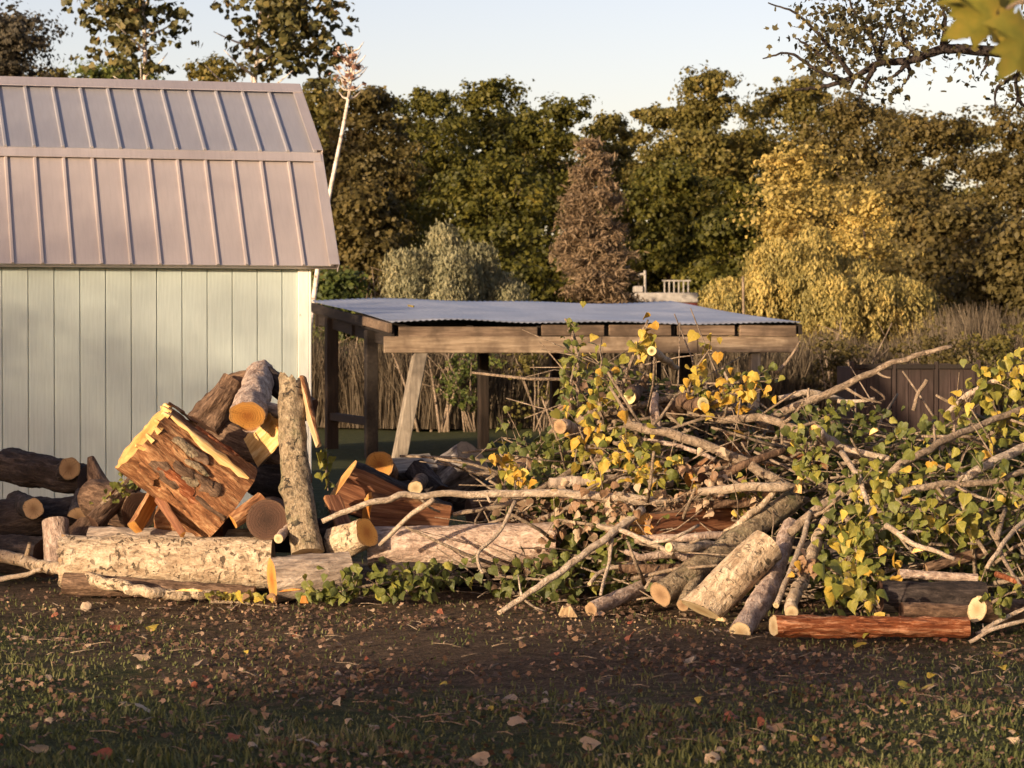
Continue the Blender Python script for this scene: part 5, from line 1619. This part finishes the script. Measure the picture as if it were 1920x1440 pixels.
V, F = mlimb([(2115, 150), (2010, 118), (1920, 100), (1850, 96), (1770, 92), (1705, 114), (1650, 118), (1600, 145), (1540, 163), (1490, 168)], 14, 2.5)
twl = [[(1770, 92), (1772, 50), (1766, -20)], [(1650, 118), (1630, 60), (1600, 20), (1590, -15)], [(1655, 116), (1650, 90), (1668, 40)], [(1600, 145), (1560, 95), (1500, 30), (1440, 5)], [(1580, 150), (1530, 130), (1480, 100), (1430, 110)],
       [(1640, 128), (1622, 160), (1612, 190)], [(1640, 124), (1625, 150), (1625, 170)], [(1600, 146), (1595, 165)], [(1700, 118), (1680, 140), (1650, 152)], [(1700, 115), (1705, 140), (1690, 165)], [(1850, 98), (1850, 120), (1838, 140)], [(1920, 110), (1905, 150), (1908, 185), (1895, 210)],
       [(1905, 140), (1870, 165), (1865, 200)], [(1720, 108), (1690, 60), (1700, 10)], [(1830, 95), (1820, 40), (1835, -20)], [(1560, 120), (1520, 90), (1490, 70)], [(1908, 185), (1925, 205)]]
for tw in twl:
    add_to(V, F, *mlimb(tw, 5 if tw[0][0] != 1770 else 9, 1.2))
link('limb', mesh_py('limb', V, F, True), maple, mats=B_DARK)
rng = np.random.default_rng(66)
pts = []
for (cx, cy, sx, sy, n) in ((1560, 40, 45, 38, 190), (1640, 45, 50, 45, 230), (1540, 110, 25, 25, 60), (1720, 50, 45, 40, 150), (1600, 85, 50, 35, 120), (1640, 165, 35, 14, 50), (1850, 40, 55, 40, 130), (1900, 165, 26, 26, 70), (1830, 125, 45, 22, 30), (1780, 20, 40, 25, 70)):
    for _ in range(int(n * 1.7)):
        pts.append(at(rng.normal(cx, sx), min(rng.normal(cy, sy), 205), 19.5 + rng.normal() * .45) - MB)
P = np.array(pts)
F_MAP = foliage('maple_small_leaves', [(0, (.03, .028, .014)), (.5, (.08, .07, .03)), (.85, (.16, .13, .05)), (1, (.24, .15, .06))], .25, 3.0)
link('foliage', cloud_mesh('foliage', P, rng.normal(size=P.shape), rng.uniform(.035, .07, len(P)), T_LOBED, rng), maple, mats=F_MAP)

# near sprig of big maple leaves
MAPLE = [(0, -.05), (.10, -.20), (.30, -.30), (.28, -.16), (.50, -.10), (.42, .02), (.56, .18), (.36, .18), (.30, .26), (.22, .24), (.26, .48), (.14, .46), (.10, .58), (0, .78)]
MO = MAPLE + [(-x_, y_) for (x_, y_) in MAPLE[-2:0:-1]]
MV = [(0, .1, 0)] + [(x_, y_, .10 * math.sin(y_ * 4 + abs(x_) * 5) - .16 * abs(x_)) for x_, y_ in MO]
MF = [(0, i, i % len(MO) + 1) for i in range(1, len(MO) + 1)]
k = Nodes('big_maple_leaf')
_v = k.coord('Object')
_c = k.ramp(k.noise(_v, 3.0, 4), [(.35, (.15, .15, .022)), (.5, (.26, .22, .03)), (.68, (.38, .26, .04))])
_c = k.mix(k.math('MULTIPLY', k.objrand(), .6), _c, (.09, .10, .02))
_p = k.surf(_c, .5, 0, .3)
_t = k.n('ShaderNodeBsdfTranslucent', ins={'Color': _c})
_m = k.n('ShaderNodeMixShader', ins={0: .4, 1: _p.outputs[0], 2: _t.outputs[0]})
k.t.links.new(_m.outputs[0], k.out.inputs[0])
me_m = mesh_py('maple_leaf', MV, MF, True); me_m.materials.append(k.m)
A = at(1990, -60, 5.0)
ms = empty('maple_sprig', A)
tag(ms, 'sprig of large yellow-green maple leaves close to the camera at the upper right', 'leafy branch')
V, F = tube(smooth_path([at(2300, -420, 5.6) - A, Vector((0, 0, 0)), at(1900, 10, 5.0) - A, at(1850, 30, 5.0) - A], 14), .008, .0025, 6, .1)
add_to(V, F, *tube(smooth_path([Vector((0, 0, 0)), at(1960, 30, 4.9) - A, at(1945, 80, 4.9) - A], 8), .004, .002, 5))
link('stem', mesh_py('stem', V, F, True), ms, mats=B_TWIG)
for (lx_, ly_, ld, sz, ang, tx, tz) in ((1862, 28, 4.95, .165, 118, .5, .2), (1925, 70, 4.85, .15, 140, .3, .3), (1880, -12, 5.05, .15, 100, .9, -.3), (1815, 5, 5.1, .09, 95, .7, .2)):
    o = link('maple_leaf', me_m, ms, at(lx_, ly_, ld) - A)
    # blade facing the camera, tip turned by ang from straight up (counter-clockwise)
    o.rotation_euler = (Matrix.Rotation(tz, 3, 'Z') @ Matrix.Rotation(rad(90) - tx, 3, 'X') @ Matrix.Rotation(rad(ang), 3, 'Z')).to_euler()
    o.scale = (sz, sz, sz)

# ------------------------------------------------------------------ shrub and trees out of view, added to throw the evening shade
def shade_tree(name, label, x, y, H, R, seed, low=.1, ncl=60, per=110, leaf=.22):
    rng = np.random.default_rng(seed); pr = random.Random(seed)
    root = empty(name, (x, y, 0)); tag(root, label, 'tree' if 'tree' in name else 'shrub')
    link('trunk', trunk_mesh(H, .03 * H, pr, 7, R), root, mats=M_TRUNK)
    z0 = H * low
    P, Nn = clumps(rng, (0, 0, (H + z0) / 2), (R * .85, R * .85, (H - z0) / 2 * .88), ncl, per, R * .3 + .15, .2)
    P[:, 2] = np.maximum(P[:, 2], .05)
    link('crown', cloud_mesh('crown', P, Nn, rng.uniform(.7, 1.3, len(P)) * leaf, T_LOBED, rng), root, mats=F_SHADE)


def up_sun(px, py, t):
    """the spot t metres towards the sun from the ground seen at that pixel"""
    g = on_ground(px, py)
    h = Vector((-math.sin(SUN_AZ), -math.cos(SUN_AZ), 0))
    return g + h * t, t * math.tan(SUN_EL)


def loose_tree(name, label, x, y, H, R, seed, n, leaf=.16, low=.1):
    """a tree whose leaves thin out towards the edge, so that its shade is soft"""
    rng = np.random.default_rng(seed); pr = random.Random(seed)
    root = empty(name, (x, y, 0)); tag(root, label, 'tree' if 'tree' in name else 'shrub')
    link('trunk', trunk_mesh(H * .92, .022 * H, pr, 7, R * .7), root, mats=M_TRUNK)
    z0 = H * low
    P = rng.normal(size=(n, 3)) * np.array([R * .48, R * .48, (H - z0) * .24]) + np.array([0, 0, (H + z0) / 2])
    P[:, 2] = np.maximum(P[:, 2], .05)
    link('crown', cloud_mesh('crown', P, rng.normal(size=P.shape), rng.uniform(.7, 1.3, n) * leaf, T_LOBED, rng), root, mats=F_SHADE)


hs = Vector((-math.sin(SUN_AZ), -math.cos(SUN_AZ), 0))
p_, h_ = up_sun(800, 1345, 19)
loose_tree('added_shade_shrub', 'unseen loose shrub added behind the camera to shade the middle of the lawn', p_.x, p_.y, h_ + .5, 1.3, 300, 2400, .13, .70)  # added; crown kept flat so its shade stays a band
w_ = at(60, 800, 21.2)
p_ = w_ + hs * 22
loose_tree('added_shade_tree', 'unseen tree added out of frame on the left to shade the shed', p_.x - .5, p_.y, w_.z + 22 * math.tan(SUN_EL) + 1.6, 2.2, 310, 15000, .11, .1)  # added; crown sized to shade only the left of the wall
p_, h_ = up_sun(-40, 1050, 20.0)
loose_tree('added_shade_tree', 'small unseen tree added behind the camera to shade the left logs', p_.x, p_.y, 5.9, 1.35, 311, 9000, .12, .2)  # added so that the left logs lie in shade
shade_tree('added_shade_tree', 'unseen tree added left of the shed to shade the shelter posts', -10.6, 24.5, 4.4, 1.7, 320, .03, 60, 110, .25)  # added only for its shade on the shelter's left posts
leaf_on_roof = place_leaf('yellow', shel.matrix_basis @ Vector((.95, 3.2, roofz(3.2) + .06)), .10, None, True)
leaf_on_roof.name = 'fallen_leaf'
tag(leaf_on_roof, 'single yellow leaf lying on the corrugated shelter roof', 'leaf')
